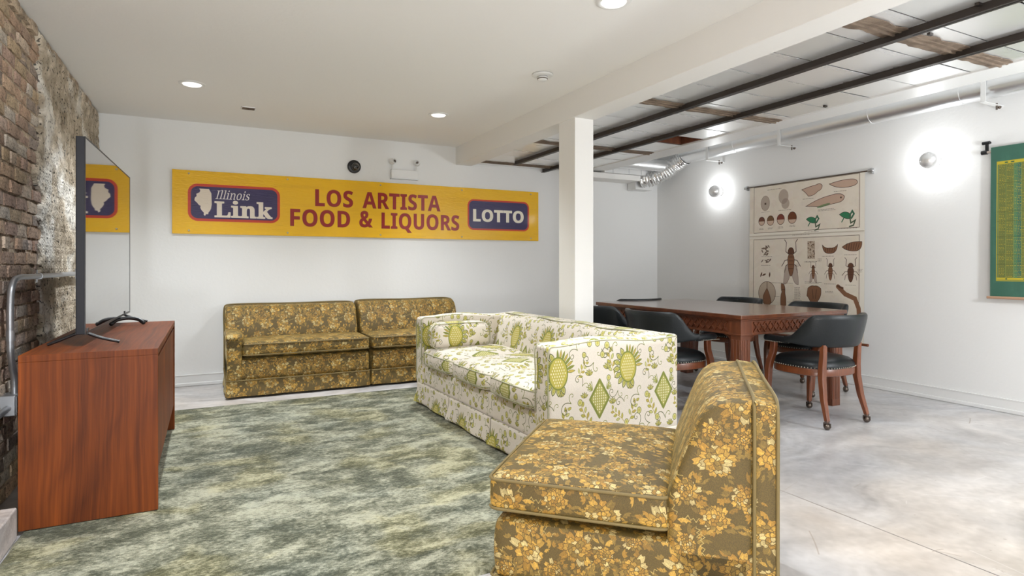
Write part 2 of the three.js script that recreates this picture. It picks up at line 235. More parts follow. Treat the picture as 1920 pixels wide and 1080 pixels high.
M.crewel = phys({ map: crewelMap, roughness: 0.75, sheen: 0.4, sheenColor: new THREE.Color(0.95, 0.92, 0.85), sheenRoughness: 0.5, bumpMap: sized(weave, 0.1), bumpScale: 0.0009 });
M.crewelPipe = std({ color: new THREE.Color(0.38, 0.37, 0.24), roughness: 0.8 });

// rug: cut pile of greens and greys brushed in streaks
const rugTex = dataTex(1024, 1400, (u, v, o) => {
  const w = fbm(u, v, 12, 16, 3, 300) * 0.06, a = fbm(u + w, v, 9, 15, 4, 310), b = fbm(u + w * 0.6, v + w * 0.5, 26, 60, 4, 320), f = fbm(u, v, 180, 400, 2, 330), y = fbm(u + 0.4, v + w, 9, 16, 4, 340), s = hash(Math.floor(u * 1024), Math.floor(v * 1400), 9);
  const t = clamp(0.5 + (a - 0.5) * 0.9 + (b - 0.5) * 1.35 + (f - 0.5) * 0.95 + (s - 0.5) * 0.45, 0, 1), k = sm(0.52, 0.72, y), z = sm(0.55, 0.8, 1 - y);
  o[0] = mix(68, 170, t) + k * 6 - z * 2; o[1] = mix(70, 168, t) + k * 3; o[2] = mix(54, 146, t) - k * 6 + z * 3;
});
rugTex.wrapS = rugTex.wrapT = THREE.ClampToEdgeWrapping;
M.rug = phys({ map: rugTex, roughness: 0.95, sheen: 0.35, sheenColor: new THREE.Color(0.75, 0.76, 0.7), sheenRoughness: 0.5, bumpMap: (() => { const t = fineNoise.clone(); t.repeat.set(10, 14); t.needsUpdate = true; return t; })(), bumpScale: 0.006 });

// brick and mortar
const brickGrain = dataTex(256, 256, (u, v, o) => { const a = fbm(u, v, 6, 6, 5, 400), p = fbm(u, v, 40, 40, 2, 410), t = 0.6 + 0.55 * a + (p > 0.72 ? -0.28 : 0) + 0.1 * (hash(Math.floor(u * 256), Math.floor(v * 256), 2) - 0.5), w = sm(0.55, 0.75, fbm(u, v, 9, 9, 3, 420)) * 26; o[0] = 248 * t + w; o[1] = 244 * t + w; o[2] = 238 * t + w; });
const brickBump = grey(256, 256, (u, v) => fbm(u, v, 14, 14, 5, 430));
M.bricks = [[.62, .44, .33], [.72, .53, .39], [.58, .42, .35], [.80, .66, .54], [.52, .38, .30], [.76, .60, .52], [.64, .50, .35], [.74, .67, .60], [.42, .35, .31]].map((c) => std({ color: new THREE.Color(...c), map: sized(brickGrain, 0.24), roughness: 0.95, bumpMap: sized(brickBump, 0.16), bumpScale: 0.006 }));
M.mortar = std({ color: new THREE.Color(0.64, 0.52, 0.40), map: sized(brickGrain, 0.3), roughness: 1, bumpMap: sized(brickBump, 0.2), bumpScale: 0.008 });
const pargeTex = dataTex(1024, 1024, (u, v, o) => { const a = fbm(u, v, 6, 10, 5, 500), b = fbm(u, v, 24, 24, 4, 510), p = fbm(u, v, 90, 90, 2, 520), q = sm(0.42, 0.62, fbm(u, v, 4, 5, 4, 530)); let t = 186 + (a - 0.5) * 80 + (b - 0.5) * 100; const pit = p > 0.74 ? 0.45 : 1; o[0] = (t + 34 * q) * pit; o[1] = (t - 14 + 42 * q) * pit; o[2] = (t - 34 + 52 * q) * pit; });
M.parge = std({ map: sized(pargeTex, 1.3), roughness: 1, bumpMap: sized(brickBump, 0.14), bumpScale: 0.01 });

// metal ceiling sheets: three variants of smudged galvanised steel
const smudge = grey(512, 512, (u, v) => 0.72 + 0.5 * (fbm(u, v, 3, 5, 3, 600) - 0.3));
M.tin = [[.93, .93, .93], [.89, .90, .89], [.95, .95, .94]].map((c, k) => std({ color: new THREE.Color(...c), metalness: 0.6, roughness: 0.36, roughnessMap: sized(smudge, 0.9 + k * 0.2), bumpMap: sized(grey(256, 256, (u, v) => fbm(u, v, 3, 3, 2, 620 + k)), 0.8), bumpScale: 0.0008 }));
M.rust = std({ map: sized(dataTex(256, 256, (u, v, o) => { const a = fbm(u, v, 8, 8, 5, 640); o[0] = 84 + 70 * a; o[1] = 70 + 66 * a; o[2] = 58 + 60 * a; }), 0.5), roughness: 0.9, bumpMap: sized(brickBump, 0.2), bumpScale: 0.002 });
M.rail = std({ color: new THREE.Color(0.055, 0.045, 0.04), roughness: 0.5, metalness: 0.5 });
M.joist = std({ map: sized(mahog, 0.3, 0.9), roughness: 0.9 });

// ---------------------------------------------------------------- floor
{
  const R = ROOM, jx = 2.605, g = 0.0036;
  struct('floor', [span(R.left - 0.3, jx - g, -0.12, 0, -R.back - 0.15, -R.front + 0.15), span(jx + g, R.right + 0.15, -0.12, 0, -R.back - 0.15, -R.front + 0.15), span(jx - 0.05, jx + 0.05, -0.12, -0.012, -R.back, -R.front)], M.concrete, 'pale polished concrete floor with a sawn joint');
  struct('curb', rspan(R.left - 0.02, -0.715, 0, 0.135, -3.17, 1.2, 0.008), M.curb, 'low concrete curb along the brick wall');
}
// ---------------------------------------------------------------- walls, ceilings, beam, column
{
  const R = ROOM, top = 2.8;
  struct('wall_back', span(R.left - 0.3, R.right + 0.15, 0, top, -R.back - 0.15, -R.back), M.wall, 'white painted back wall');
  struct('wall_right', span(R.right, R.right + 0.15, 0, top, -R.back, -R.front), M.wall, 'white painted wall with the scroll charts');
  struct('wall_front', span(R.left - 0.3, R.right + 0.15, 0, top, -R.front, -R.front + 0.15), M.wall, 'white wall behind the camera');
  struct('ceiling', span(R.left - 0.3, R.beamL + 0.05, R.ceil, R.ceil + 0.2, -R.back - 0.05, -R.front + 0.05), M.ceil, 'smooth painted drywall ceiling');
  struct('ceiling_beam', rspan(R.beamL, R.beamR, R.beamY, top, -R.back - 0.02, -R.front + 0.02, 0.004), M.beam, 'boxed white beam dividing the ceiling');
  struct('support_column', rspan(2.565, 2.74, 0, R.beamY + 0.01, -4.185, -3.945, 0.003), M.beam, 'square white column under the beam');
  struct('ceiling_soffit', rspan(R.ledgeL, R.ledgeR, R.tin - 0.012, top, -R.back, -R.front, 0.003), M.white, 'white ledge beside the metal ceiling');
  struct('ceiling_recess', span(R.ledgeR - 0.02, R.right + 0.02, R.high, top + 0.05, -R.back - 0.02, -R.front + 0.02), M.wall, 'raised white ceiling strip above the duct');
  struct('ceiling_deck', span(R.beamL, R.ledgeR, 2.7, top + 0.05, -R.back - 0.02, -R.front + 0.02), M.joist, 'dark wooden deck above the metal ceiling');
  // baseboards: board, cap bead and shoe moulding
  const board = (x0, x1, z0, z1, nx, nz) => { const a = 0.014, b = 0.022; const bo = (o, y0, y1, r) => (nz ? rspan(x0, x1, y0, y1, z0, z0 + nz * o, r) : rspan(x0, x0 + nx * o, y0, y1, z0, z1, r)); return [bo(a, 0, 0.104, 0.002), bo(a + 0.004, 0.1, 0.111, 0.003), bo(b, 0, 0.034, 0.008)]; };
  struct('baseboard_back', board(R.left, R.right, -R.back, 0, 0, 1), M.trim, 'white baseboard along the back wall');
  struct('baseboard_right', board(R.right, 0, -R.back, -R.front, -1, 0), M.trim, 'white baseboard along the chart wall');
}
// brick wall
{
  const R = ROOM, w = structGroup('wall_left', 'old exposed brick wall with pale patched render');
  part('mortar_bed', span(R.left - 0.3, R.left - 0.007, 0, 2.8, -R.back - 0.02, -R.front + 0.02), M.mortar, w);
  const L = 0.2, Hh = 0.058, J = 0.014, makeBrick = (len) => { const g = new THREE.BoxGeometry(0.06, Hh, len, 1, 2, 3), p = g.attributes.position; const key = new Map(); for (let i = 0; i < p.count; i++) { const k = [p.getX(i), p.getY(i), p.getZ(i)].map((a) => a.toFixed(4)).join(); if (!key.has(k)) key.set(k, [rr(-.003, .003), rr(-.003, .003), rr(-.005, .005)]); const e = key.get(k); p.setXYZ(i, p.getX(i) + e[0], p.getY(i) + e[1], p.getZ(i) + e[2]); } return smooth(g, 0.9); };
  const full = [...Array(7)].map(() => makeBrick(L)), head = [...Array(4)].map(() => makeBrick(0.095));
  const far = [], rows = Math.floor(2.49 / (Hh + J));
  for (let r = 0; r < rows; r++) {
    const header = r % 6 === 5, len = header ? 0.095 : L, y = 0.036 + r * (Hh + J) + rr(-.003, .003);
    let D = -2.5 + (r % 2) * 0.1 + rr(-.02, .02);
    while (D < 4.46) {
      const x = R.left - 0.03 + rr(-0.007, 0.005), v = header ? head : full, g = v[Math.floor(rnd() * v.length)], m = M.bricks[Math.floor(rnd() * M.bricks.length)];
      if (D > 3.3) { const o = part('brick', g, m, w); o.position.set(x, y, -(D + len / 2)); o.rotation.set(rr(-.012, .012), rr(-.012, .012), 0); }
      else far.push([g, x, y, -(D + len / 2), m]);
      D += len + J + rr(-.003, .004);
    }
  }
  const byMat = new Map(); for (const [g, x, y, z, m] of far) { if (!byMat.has(m)) byMat.set(m, []); byMat.get(m).push(g.clone().translate(x, y, z)); }
  for (const [m, l] of byMat) { const o = part('brick_field', mergeGeometries(l), m, w); o.userData.kind = 'stuff'; }
  // render smeared over the brick towards the corner
  const nd = 220, nh = 240, pos = [], idx = [], uv = [];
  for (let i = 0; i <= nd; i++) for (let j = 0; j <= nh; j++) {
    const s = i / nd, D = mix(4.2, 6.43, s), y = mix(0, 2.5, j / nh), n = fbm(s, j / nh, 18, 20, 4, 700), rag = (fbm(s * 0.5, j / nh, 4, 26, 4, 720) - 0.5) * 0.34;
    const course = Math.abs(((y / (Hh + J)) % 1) - 0.5) * 2, hi = 0.008 + 0.026 * (n - 0.35) + 0.005 * (1 - course ** 6) + 0.008 * (fbm(s, j / nh, 70, 76, 3, 730) - 0.5);
    pos.push(R.left + mix(-0.035, hi, sm(4.3 + rag, 4.36 + rag, D)), y, -D); uv.push(D, y);
    if (i < nd && j < nh) { const a = i * (nh + 1) + j, b = a + nh + 1; idx.push(a, b, a + 1, b, b + 1, a + 1); }
  }
  const g = new THREE.BufferGeometry(); g.setAttribute('position', new THREE.Float32BufferAttribute(pos, 3)); g.setAttribute('uv', new THREE.Float32BufferAttribute(uv, 2)); g.setIndex(idx); g.computeVertexNormals();
  part('render_patch', g, M.parge, w, 'rough pale render over the bricks');
  // crumbling mortar strip where the wall meets the ceiling, and the plaster edge in the corner
  const lip = []; for (let D = -2.5; D < 6.4; D += 0.11) { if (rnd() < 0.9) lip.push(soft(0.05, rr(0.03, 0.075), 0.13, 0.012, { x: R.left - 0.008 + rr(-.006, .008), y: 2.49, z: -D, n: [2, 2, 2] })); }
  part('mortar_lip', mergeGeometries(lip), M.mortar, w);
}
// metal ceiling
{
  const R = ROOM, c = structGroup('ceiling_metal', 'salvaged ceiling of grey metal sheets between iron rails'), cols = [[R.beamR - 0.01, 3.14], [3.14, 3.71], [3.71, R.ledgeL + 0.01]], step = 0.3168;
  cols.forEach(([x0, x1], k) => {
    const g = bx(x1 - x0 - 0.004, 0.003, step - 0.009);
    for (let n = 0; n < 27; n++) {
      const D = 1.68 + (n - 12) * step + step / 2; if (D < R.front || D > R.back) continue;
      if (k === 2 && Math.abs(D - 4.34) < 0.17) continue;        // the sheet that is missing
      const o = part('metal_sheet', g, M.tin[Math.floor(rnd() * 3)], c); o.position.set((x0 + x1) / 2, R.tin + rr(-0.001, 0.002), -D); o.rotation.set(rr(-.008, .008), 0, rr(-.006, .006));
    }
  });
  // timber frame round the hole
  part('hole_frame', [span(3.84, 3.87, R.tin + 0.004, 2.7, -4.53, -4.15), span(4.17, 4.2, R.tin + 0.004, 2.7, -4.53, -4.15), span(3.84, 4.2, R.tin + 0.004, 2.7, -4.53, -4.5), span(3.84, 4.2, R.tin + 0.004, 2.7, -4.18, -4.15)], M.joist, c, 'dark timber inside the hole of a missing sheet');
  part('metal_sheet', bx(0.125, 0.003, step - 0.004, 3.777, R.tin, -4.34), M.tin[1], c);
  for (const D of [0.25, 1.83, 3.41, 5.0, 6.25]) {
    const sh = new THREE.Shape(), n = 60, a = [], b = []; for (let i = 0; i <= n; i++) { const x = mix(R.beamR, R.ledgeL + 0.02, i / n); a.push([x, 0.06 + 0.05 * (fbm(i / n, D / 9, 16, 4, 3, 800) - 0.5)]); b.push([x, -0.06 + 0.05 * (fbm(i / n, D / 9, 16, 4, 3, 810) - 0.5)]); }
    a.concat(b.reverse()).forEach(([x, y], i) => (i ? sh.lineTo(x, y) : sh.moveTo(x, y)));
    const g = new THREE.ExtrudeGeometry(sh, { depth: 0.004, bevelEnabled: false }); g.rotateX(-Math.PI / 2); g.translate(0, R.tin - 0.008, -D);
    const o = part('seam_strip', [fin(g)], M.rust, c, 'rusty unpainted strip across the sheets'); part('seam_rib', [span(R.beamR, R.ledgeL, R.tin - 0.02, R.tin - 0.006, -D - 0.013, -D - 0.003), span(R.beamR, R.ledgeL, R.tin - 0.014, R.tin - 0.006, -D + 0.02, -D + 0.03)], M.rust, o);
  }
  for (const [x, d0, d1] of [[3.145, R.front, 6.1], [3.71, R.front, 6.44]]) part('iron_rail', [span(x - 0.021, x + 0.021, R.tin - 0.045, R.tin - 0.04, -d1, -d0), span(x - 0.004, x + 0.004, R.tin - 0.045, R.tin - 0.002, -d1, -d0)], M.rail, c, 'dark iron tee rail');
  part('gap_shadow_strip', span(R.beamR, R.beamR + 0.012, R.tin - 0.012, R.tin - 0.004, -R.back, -R.front), M.rust, c);
  for (const [x, D] of [[3.12, 1.45], [3.3, 1.75], [3.16, 3.1], [3.72, 2.35], [4.1, 2.9]]) part('nail_clip', bx(0.03, 0.012, 0.016, x, R.tin - 0.01, -D), M.rail, c);
}
// ---------------------------------------------------------------- ducts
{
  const R = ROOM, z0 = -5.78;
  const d = thing('round_duct', 'long silver round duct running under the ledge along the chart wall', 'duct', [5.37, 2.525, 0]);
  part('pipe', cyl(0.092, 0.092, 5.78 - R.front, 0, 0, (z0 - R.front) / 2, 40, 'z'), M.duct, d);
  for (const D of [1.2, 2.62, 3.35, 4.9]) part('joint_band', cyl(0.0945, 0.0945, 0.05, 0, 0, -D, 40, 'z'), M.duct, d);
  for (const D of [2.42, 4.25, 5.25]) { const h = part('hanger', [bx(0.004, 0.26, 0.035, -0.098, -0.005, -D), bx(0.29, 0.004, 0.035, 0.03, -0.132, -D)], M.white, d, 'white strap hanger'); part('bolt', [cyl(0.007, 0.007, 0.05, 0.1, -0.14, -D, 8), ball(0.014, 0.14, -0.14, -D, 8)], M.casterMetal, h); }
  const e = thing('round_duct', 'short silver round duct with elbow near the back wall', 'duct', [0, 2.43, -5.98]);
  part('pipe', cyl(0.075, 0.075, 0.72, 4.84, 0, 0, 32, 'x'), M.duct, e); part('joint_band', cyl(0.077, 0.077, 0.03, 4.66, 0, 0, 32, 'x'), M.duct, e);
  part('elbow', tube([[5.2, 0, 0], [5.27, 0, 0.005], [5.33, 0.02, 0.04], [5.36, 0.06, 0.1], [5.37, 0.09, 0.2]], 0.076, false, 20, 24), M.duct, e);
  part('end_cap', [cyl(0.08, 0.08, 0.02, 4.49, 0, 0, 32, 'x')], M.duct, e);
  const b = thing('box_duct', 'white rectangular duct across the top of the back wall', 'duct', [0, 0, 0]);
  part('casing', rspan(4.42, 5.14, 2.315, 2.395, -6.43, -6.12, 0.002), M.white, b); part('lower_ledge', rspan(4.2, 5.02, 2.245, 2.313, -6.435, -6.16, 0.003), M.beam, b); for (const x of [4.55, 4.8, 5.0]) part('seam', bx(0.006, 0.082, 0.004, x, 2.355, -6.119), M.steel, b);
  const f = thing('flexible_duct', 'crumpled foil flexible duct bending between duct and corner box', 'duct', [0, 0, 0]);
  const cv = new THREE.CatmullRomCurve3([V(5.37, 2.51, -5.72), V(5.36, 2.45, -5.86), V(5.30, 2.36, -5.98), V(5.19, 2.29, -6.1), V(5.1, 2.27, -6.24)]), tg = new THREE.TubeGeometry(cv, 90, 0.098, 40), p = tg.attributes.position, q = V(0, 0, 0);
  for (let i = 0; i < p.count; i++) { const s = Math.floor(i / 41), a = (i % 41) % 40, c = cv.getPointAt(s / 90); q.fromBufferAttribute(p, i).sub(c).multiplyScalar(1 + 0.07 * Math.sin(s * 1.25) + 0.16 * (vn(s * 0.22, a * 0.5, 999, 20, 77) - 0.5)); p.setXYZ(i, c.x + q.x, c.y + q.y, c.z + q.z); }
  tg.computeVertexNormals(); part('sleeve', tg, M.foil, f);
  single('vent_box', [rspan(5.02, 5.3, 2.15, 2.30, -6.43, -6.26, 0.004)], M.white, 'small white vent box in the corner under the foil duct', 'vent box');
}
// ---------------------------------------------------------------- recessed lights, detector, vent
M.glowWarm = std({ color: 0xffffff, emissive: new THREE.Color(1, 0.97, 0.93), emissiveIntensity: 3 });
M.glowSconce = std({ color: 0xffffff, emissive: new THREE.Color(1, 0.99, 0.97), emissiveIntensity: 3.2 });
{
  const R = ROOM;
  const spots = [[-0.11, 5.09, 'round recessed ceiling light nearest the brick wall'], [1.86, 5.12, 'round recessed ceiling light beside the beam, above the gold sectional'], [1.87, 2.51, 'round recessed ceiling light at the top edge of the picture'], [-0.11, 2.51, 'recessed ceiling light above the wooden cabinet, outside the picture'], [-0.11, -0.1, 'unseen recessed ceiling light over the camera by the brick wall'], [1.87, -0.1, 'unseen recessed ceiling light over the camera beside the beam']];  // the two over the camera are out of view and light the near room
  for (const [x, D, label] of spots) {
    const t = thing('recessed_light', label, 'ceiling light', [x, R.ceil, -D], 0, 'recessed lights in the drywall ceiling');
    part('trim_ring', lathe([[0.066, 0.0], [0.066, -0.006], [0.078, -0.009], [0.092, -0.004], [0.093, 0.0]], 40), M.white, t);
    part('lens', lathe([[0, -0.02], [0.035, -0.018], [0.06, -0.011], [0.068, -0.002], [0.066, 0.001], [0, 0.001]].reverse(), 40), M.glowWarm, t);
    const l = new THREE.SpotLight(LAMP.downlightColor, LAMP.downlight, 0, 1.12, 1, 2); l.position.set(0, -0.008, 0); l.target.position.set(0, -1, 0); l.shadow.radius = 2.5; t.add(l, l.target);
  }
  const s = thing('smoke_detector', 'white round smoke detector on the drywall ceiling', 'smoke detector', [2.13, R.ceil, -3.7]);
  part('base', lathe([[0, 0], [0.075, 0], [0.075, -0.008], [0.066, -0.016], [0, -0.016]].reverse(), 36), M.white, s); part('sensor_cap', lathe([[0, -0.046], [0.028, -0.045], [0.034, -0.038], [0.038, -0.016], [0, -0.016]].reverse(), 30), M.white, s); part('sensor_slot', cyl(0.037, 0.0375, 0.006, 0, -0.034, 0, 30), M.casterMetal, s);
  const v = thing('ceiling_vent', 'small brown rectangular vent opening in the drywall ceiling', 'vent', [0.31, R.ceil - 0.002, -5.66]);
  part('frame', [rspan(-0.058, 0.058, -0.004, 0.003, -0.05, -0.042, 0.001), rspan(-0.058, 0.058, -0.004, 0.003, 0.042, 0.05, 0.001), rspan(-0.058, -0.05, -0.004, 0.003, -0.05, 0.05, 0.001), rspan(0.05, 0.058, -0.004, 0.003, -0.05, 0.05, 0.001)], M.ceil, v);
  part('grille', bx(0.1, 0.002, 0.084, 0, -0.001, 0), M.rust, v);
  for (let k = -2; k < 3; k++) part('slat', bx(0.1, 0.004, 0.005, 0, -0.003, k * 0.017), M.rust, v);
}
// ---------------------------------------------------------------- wall lamps
{
  const mk = (D, label) => {
    const t = thing('wall_lamp', label, 'wall lamp', [ROOM.right, 2.04, -D], 0, 'round wall lamps on the chart wall');
    part('back_plate', fin(lathe([[0, 0], [0.05, 0], [0.05, 0.012], [0.03, 0.03], [0, 0.03]], 32).rotateZ(Math.PI / 2)), M.white, t);
    const globe = part('bulb', ball(0.072, -0.085, 0, 0, 32), M.glowSconce, t);
    const cap = new THREE.SphereGeometry(0.0745, 36, 14, 0, Math.PI * 2, 0, 1.4); cap.rotateZ(Math.PI / 2); cap.rotateY(0.5); cap.translate(-0.085, 0, 0);
    const cp = part('silver_cap', fin(cap), M.bulbCap, globe, 'silvered half of the bulb');
    const l = new THREE.PointLight(LAMP.sconceColor, LAMP.sconce, 0, 2); l.position.set(-0.085, 0, 0); l.shadow.radius = 3; t.add(l);
    return cp;
  };
  M.bulbCap = std({ color: new THREE.Color(0.8, 0.8, 0.8), roughness: 0.25, metalness: 0.6, emissive: new THREE.Color(0.12, 0.12, 0.12) });
  mk(5.30, 'round glowing wall lamp between the insect chart and the room corner'); mk(2.90, 'round glowing wall lamp between the two scroll charts'); mk(0.5, 'round wall lamp beyond the green chart, outside the picture'); mk(-1.9, 'unseen round wall lamp behind the camera on the chart wall');  // last two are out of view, continuing the row to light the room sideways
}
for (const [x, D, h, power, label] of [[-0.5, -1.2, 0.56, LAMP.fillLamp[0], 'added low globe fill lamp behind the camera near the brick wall'], [4.4, 0.35, 1.5, LAMP.fillLamp[1], 'added tall globe fill lamp right of the camera near the chart wall']]) {  // added fill lamps out of view, brightening the ceiling and the chart wall side
  const t = thing('added_fill_lamp', label, 'added fill lamp', [x, 0, -D], 0, 'added globe fill lamps outside the picture');
  part('base', lathe([[0, 0], [0.14, 0], [0.14, 0.012], [0.02, 0.03], [0, 0.03]], 32), M.black, t); part('pole', cyl(0.012, 0.012, h - 0.14, 0, (h - 0.14) / 2 + 0.02, 0, 14), M.black, t); part('globe', ball(0.14, 0, h, 0, 32), M.glowSconce, t);
  const l = new THREE.PointLight(LAMP.fillLampColor, power, 0, 2); l.position.set(0, h, 0); l.shadow.radius = 7; t.add(l);
}
// ---------------------------------------------------------------- painted shop sign
{
  const W = 2048, H = 313, px = 2048 / 3.936, signTex = canvasTex(W, H, (c) => {
    c.fillStyle = 'rgb(238,184,4)'; c.fillRect(0, 0, W, H);
    const X = (f) => f * W, Y = (f) => f * H;
    for (let k = 0; k < 260; k++) { c.fillStyle = `rgba(${rnd() < 0.5 ? '214,156,8' : '246,200,40'},${rr(0.04, 0.12)})`; c.fillRect(rr(0, W), rr(0, H), rr(30, 260), rr(2, 18)); }
    const box = (x0, y0, x1, y1, r, w2) => { const path = () => { c.beginPath(); c.roundRect(X(x0), Y(y0), X(x1 - x0), Y(y1 - y0), r); }; path(); c.fillStyle = 'rgb(52,42,86)'; c.fill(); c.strokeStyle = 'rgb(196,58,28)'; c.lineWidth = w2; path(); c.stroke(); };
    box(0.036, 0.225, 0.237, 0.775, 38, 13); box(0.762, 0.23, 0.964, 0.795, 34, 10);
    // outline of the state
    const il = [[.28, .0], [.82, .0], [.9, .09], [.96, .16], [.98, .56], [.94, .72], [.88, .80], [.80, .86], [.78, .93], [.66, .93], [.60, 1.0], [.52, .94], [.54, .88], [.40, .78], [.34, .70], [.36, .63], [.26, .60], [.16, .52], [.02, .44], [.04, .34], [.14, .28], [.12, .2], [.30, .14], [.34, .07]];
    c.beginPath(); il.forEach(([a, b], i) => c[i ? 'lineTo' : 'moveTo'](X(0.046 + a * 0.039), Y(0.28 + b * 0.435))); c.closePath(); c.fillStyle = 'rgb(228,214,196)'; c.fill();
    const text = (s, font, x, y, w2, col, line, lw, skew = 0) => { c.font = font; const m = c.measureText(s).width; c.save(); c.translate(X(x), Y(y)); c.transform(X(w2) / m, 0, -skew, 1, 0, 0); c.lineJoin = 'round'; if (line) { c.strokeStyle = line; c.lineWidth = lw; c.strokeText(s, 0, 0); } c.fillStyle = col; c.fillText(s, 0, 0); c.restore(); };
    text('Illinois', '60px serif', 0.091, 0.435, 0.077, 'rgb(226,220,216)', null, 0, 0.24);
    text('Link', 'bold 108px serif', 0.0895, 0.722, 0.132, 'rgb(234,222,206)', 'rgb(234,222,206)', 4);
    const red = 'rgb(150,26,22)', rim = 'rgb(84,22,24)', F = 'bold 124px sans-serif';
    text('LOS', F, 0.322, 0.478, 0.105, red, rim, 2); text('ARTISTA', F, 0.451, 0.478, 0.223, red, rim, 2);
    text('FOOD', F, 0.260, 0.83, 0.160, red, rim, 2); text('&', F, 0.440, 0.82, 0.038, red, rim, 2); text('LIQUORS', F, 0.498, 0.83, 0.237, red, rim, 2);
    text('LOTTO', 'bold 100px sans-serif', 0.773, 0.637, 0.177, 'rgb(240,232,214)', 'rgb(240,232,214)', 3);
    for (let k = 0; k < 70; k++) { c.strokeStyle = `rgba(120,80,20,${rr(0.05, 0.25)})`; c.lineWidth = rr(0.6, 1.8); const x = rr(0, W), y = rnd() < 0.6 ? (rnd() < 0.5 ? rr(0, 14) : rr(H - 14, H)) : rr(0, H); c.beginPath(); c.moveTo(x, y); c.lineTo(x + rr(-60, 60), y + rr(-4, 4)); c.stroke(); }
  });
  const t = thing('shop_sign', 'long yellow painted shop sign with red lettering on the back wall', 'sign', [1.665, 1.748, -ROOM.back]);
  const g = new THREE.PlaneGeometry(3.936, 0.602, 80, 6), p = g.attributes.position; for (let i = 0; i < p.count; i++) p.setZ(i, 0.0285 + 0.004 * (vn(p.getX(i) * 2.2 + 9, p.getY(i) * 3 + 9, 99, 99, 3) - 0.5)); g.computeVertexNormals();
  part('painted_face', g, phys({ map: signTex, roughness: 0.3, specularIntensity: 0.6, clearcoat: 0.12, clearcoatRoughness: 0.08, bumpMap: sized(fineNoise, 1 / 3), bumpScale: 0.0012 }), t);
  part('panel', bx(3.936, 0.602, 0.023, 0, 0, 0.0125), std({ color: new THREE.Color(0.55, 0.36, 0.03), roughness: 0.5 }), t);
  for (const y of [-0.27, 0.27]) for (const x of [-1.83, -0.95, 0, 0.95, 1.86]) part('screw', fin(new THREE.SphereGeometry(0.009, 10, 5, 0, 6.3, 0, 1.5).rotateX(Math.PI / 2).translate(x, y, 0.03)), M.steel, t);
}
// ---------------------------------------------------------------- dome camera and emergency light on the back wall
{
  const z = -ROOM.back, t = thing('dome_camera', 'round black dome camera above the yellow sign', 'camera', [1.385, 2.2, z]);
  part('base', fin(lathe([[0, 0], [0.07, 0], [0.07, 0.018], [0.06, 0.032], [0, 0.032]], 36).rotateX(Math.PI / 2)), M.black, t); part('dome', fin(new THREE.SphereGeometry(0.046, 28, 14, 0, 6.3, 0, 1.6).rotateX(Math.PI / 2).translate(0.006, -0.004, 0.03)), phys({ color: 0x0a0a0b, roughness: 0.08, clearcoat: 1 }), t); part('lens_ring', fin(new THREE.TorusGeometry(0.026, 0.005, 8, 24).translate(0.012, -0.006, 0.066)), M.casterMetal, t);
  const e = thing('emergency_light', 'white emergency light box with two round lamp heads', 'emergency light', [1.93, 2.15, z]);
  part('body', rspan(-0.152, 0.152, -0.05, 0.048, 0, 0.06, 0.006), M.white, e); part('lower_lip', rspan(-0.155, 0.155, -0.056, -0.046, 0, 0.064, 0.003), M.steel, e);
  for (const [x, a] of [[-0.13, 0.25], [0.14, -0.3]]) { const h = part('lamp_head', [fin(cyl(0.034, 0.028, 0.06, 0, 0, 0, 28, 'z').rotateY(a).translate(x, 0.135, 0.05)), cyl(0.008, 0.008, 0.07, x, 0.075, 0.03, 12)], M.white, e); part('reflector', fin(new THREE.TorusGeometry(0.017, 0.006, 8, 24).rotateY(a).translate(x + Math.sin(a) * 0.031, 0.135, 0.05 + Math.cos(a) * 0.031)), M.steel, h); part('bulb', fin(ball(0.011).translate(x + Math.sin(a) * 0.03, 0.135, 0.05 + Math.cos(a) * 0.03)), M.casterMetal, h); }
}
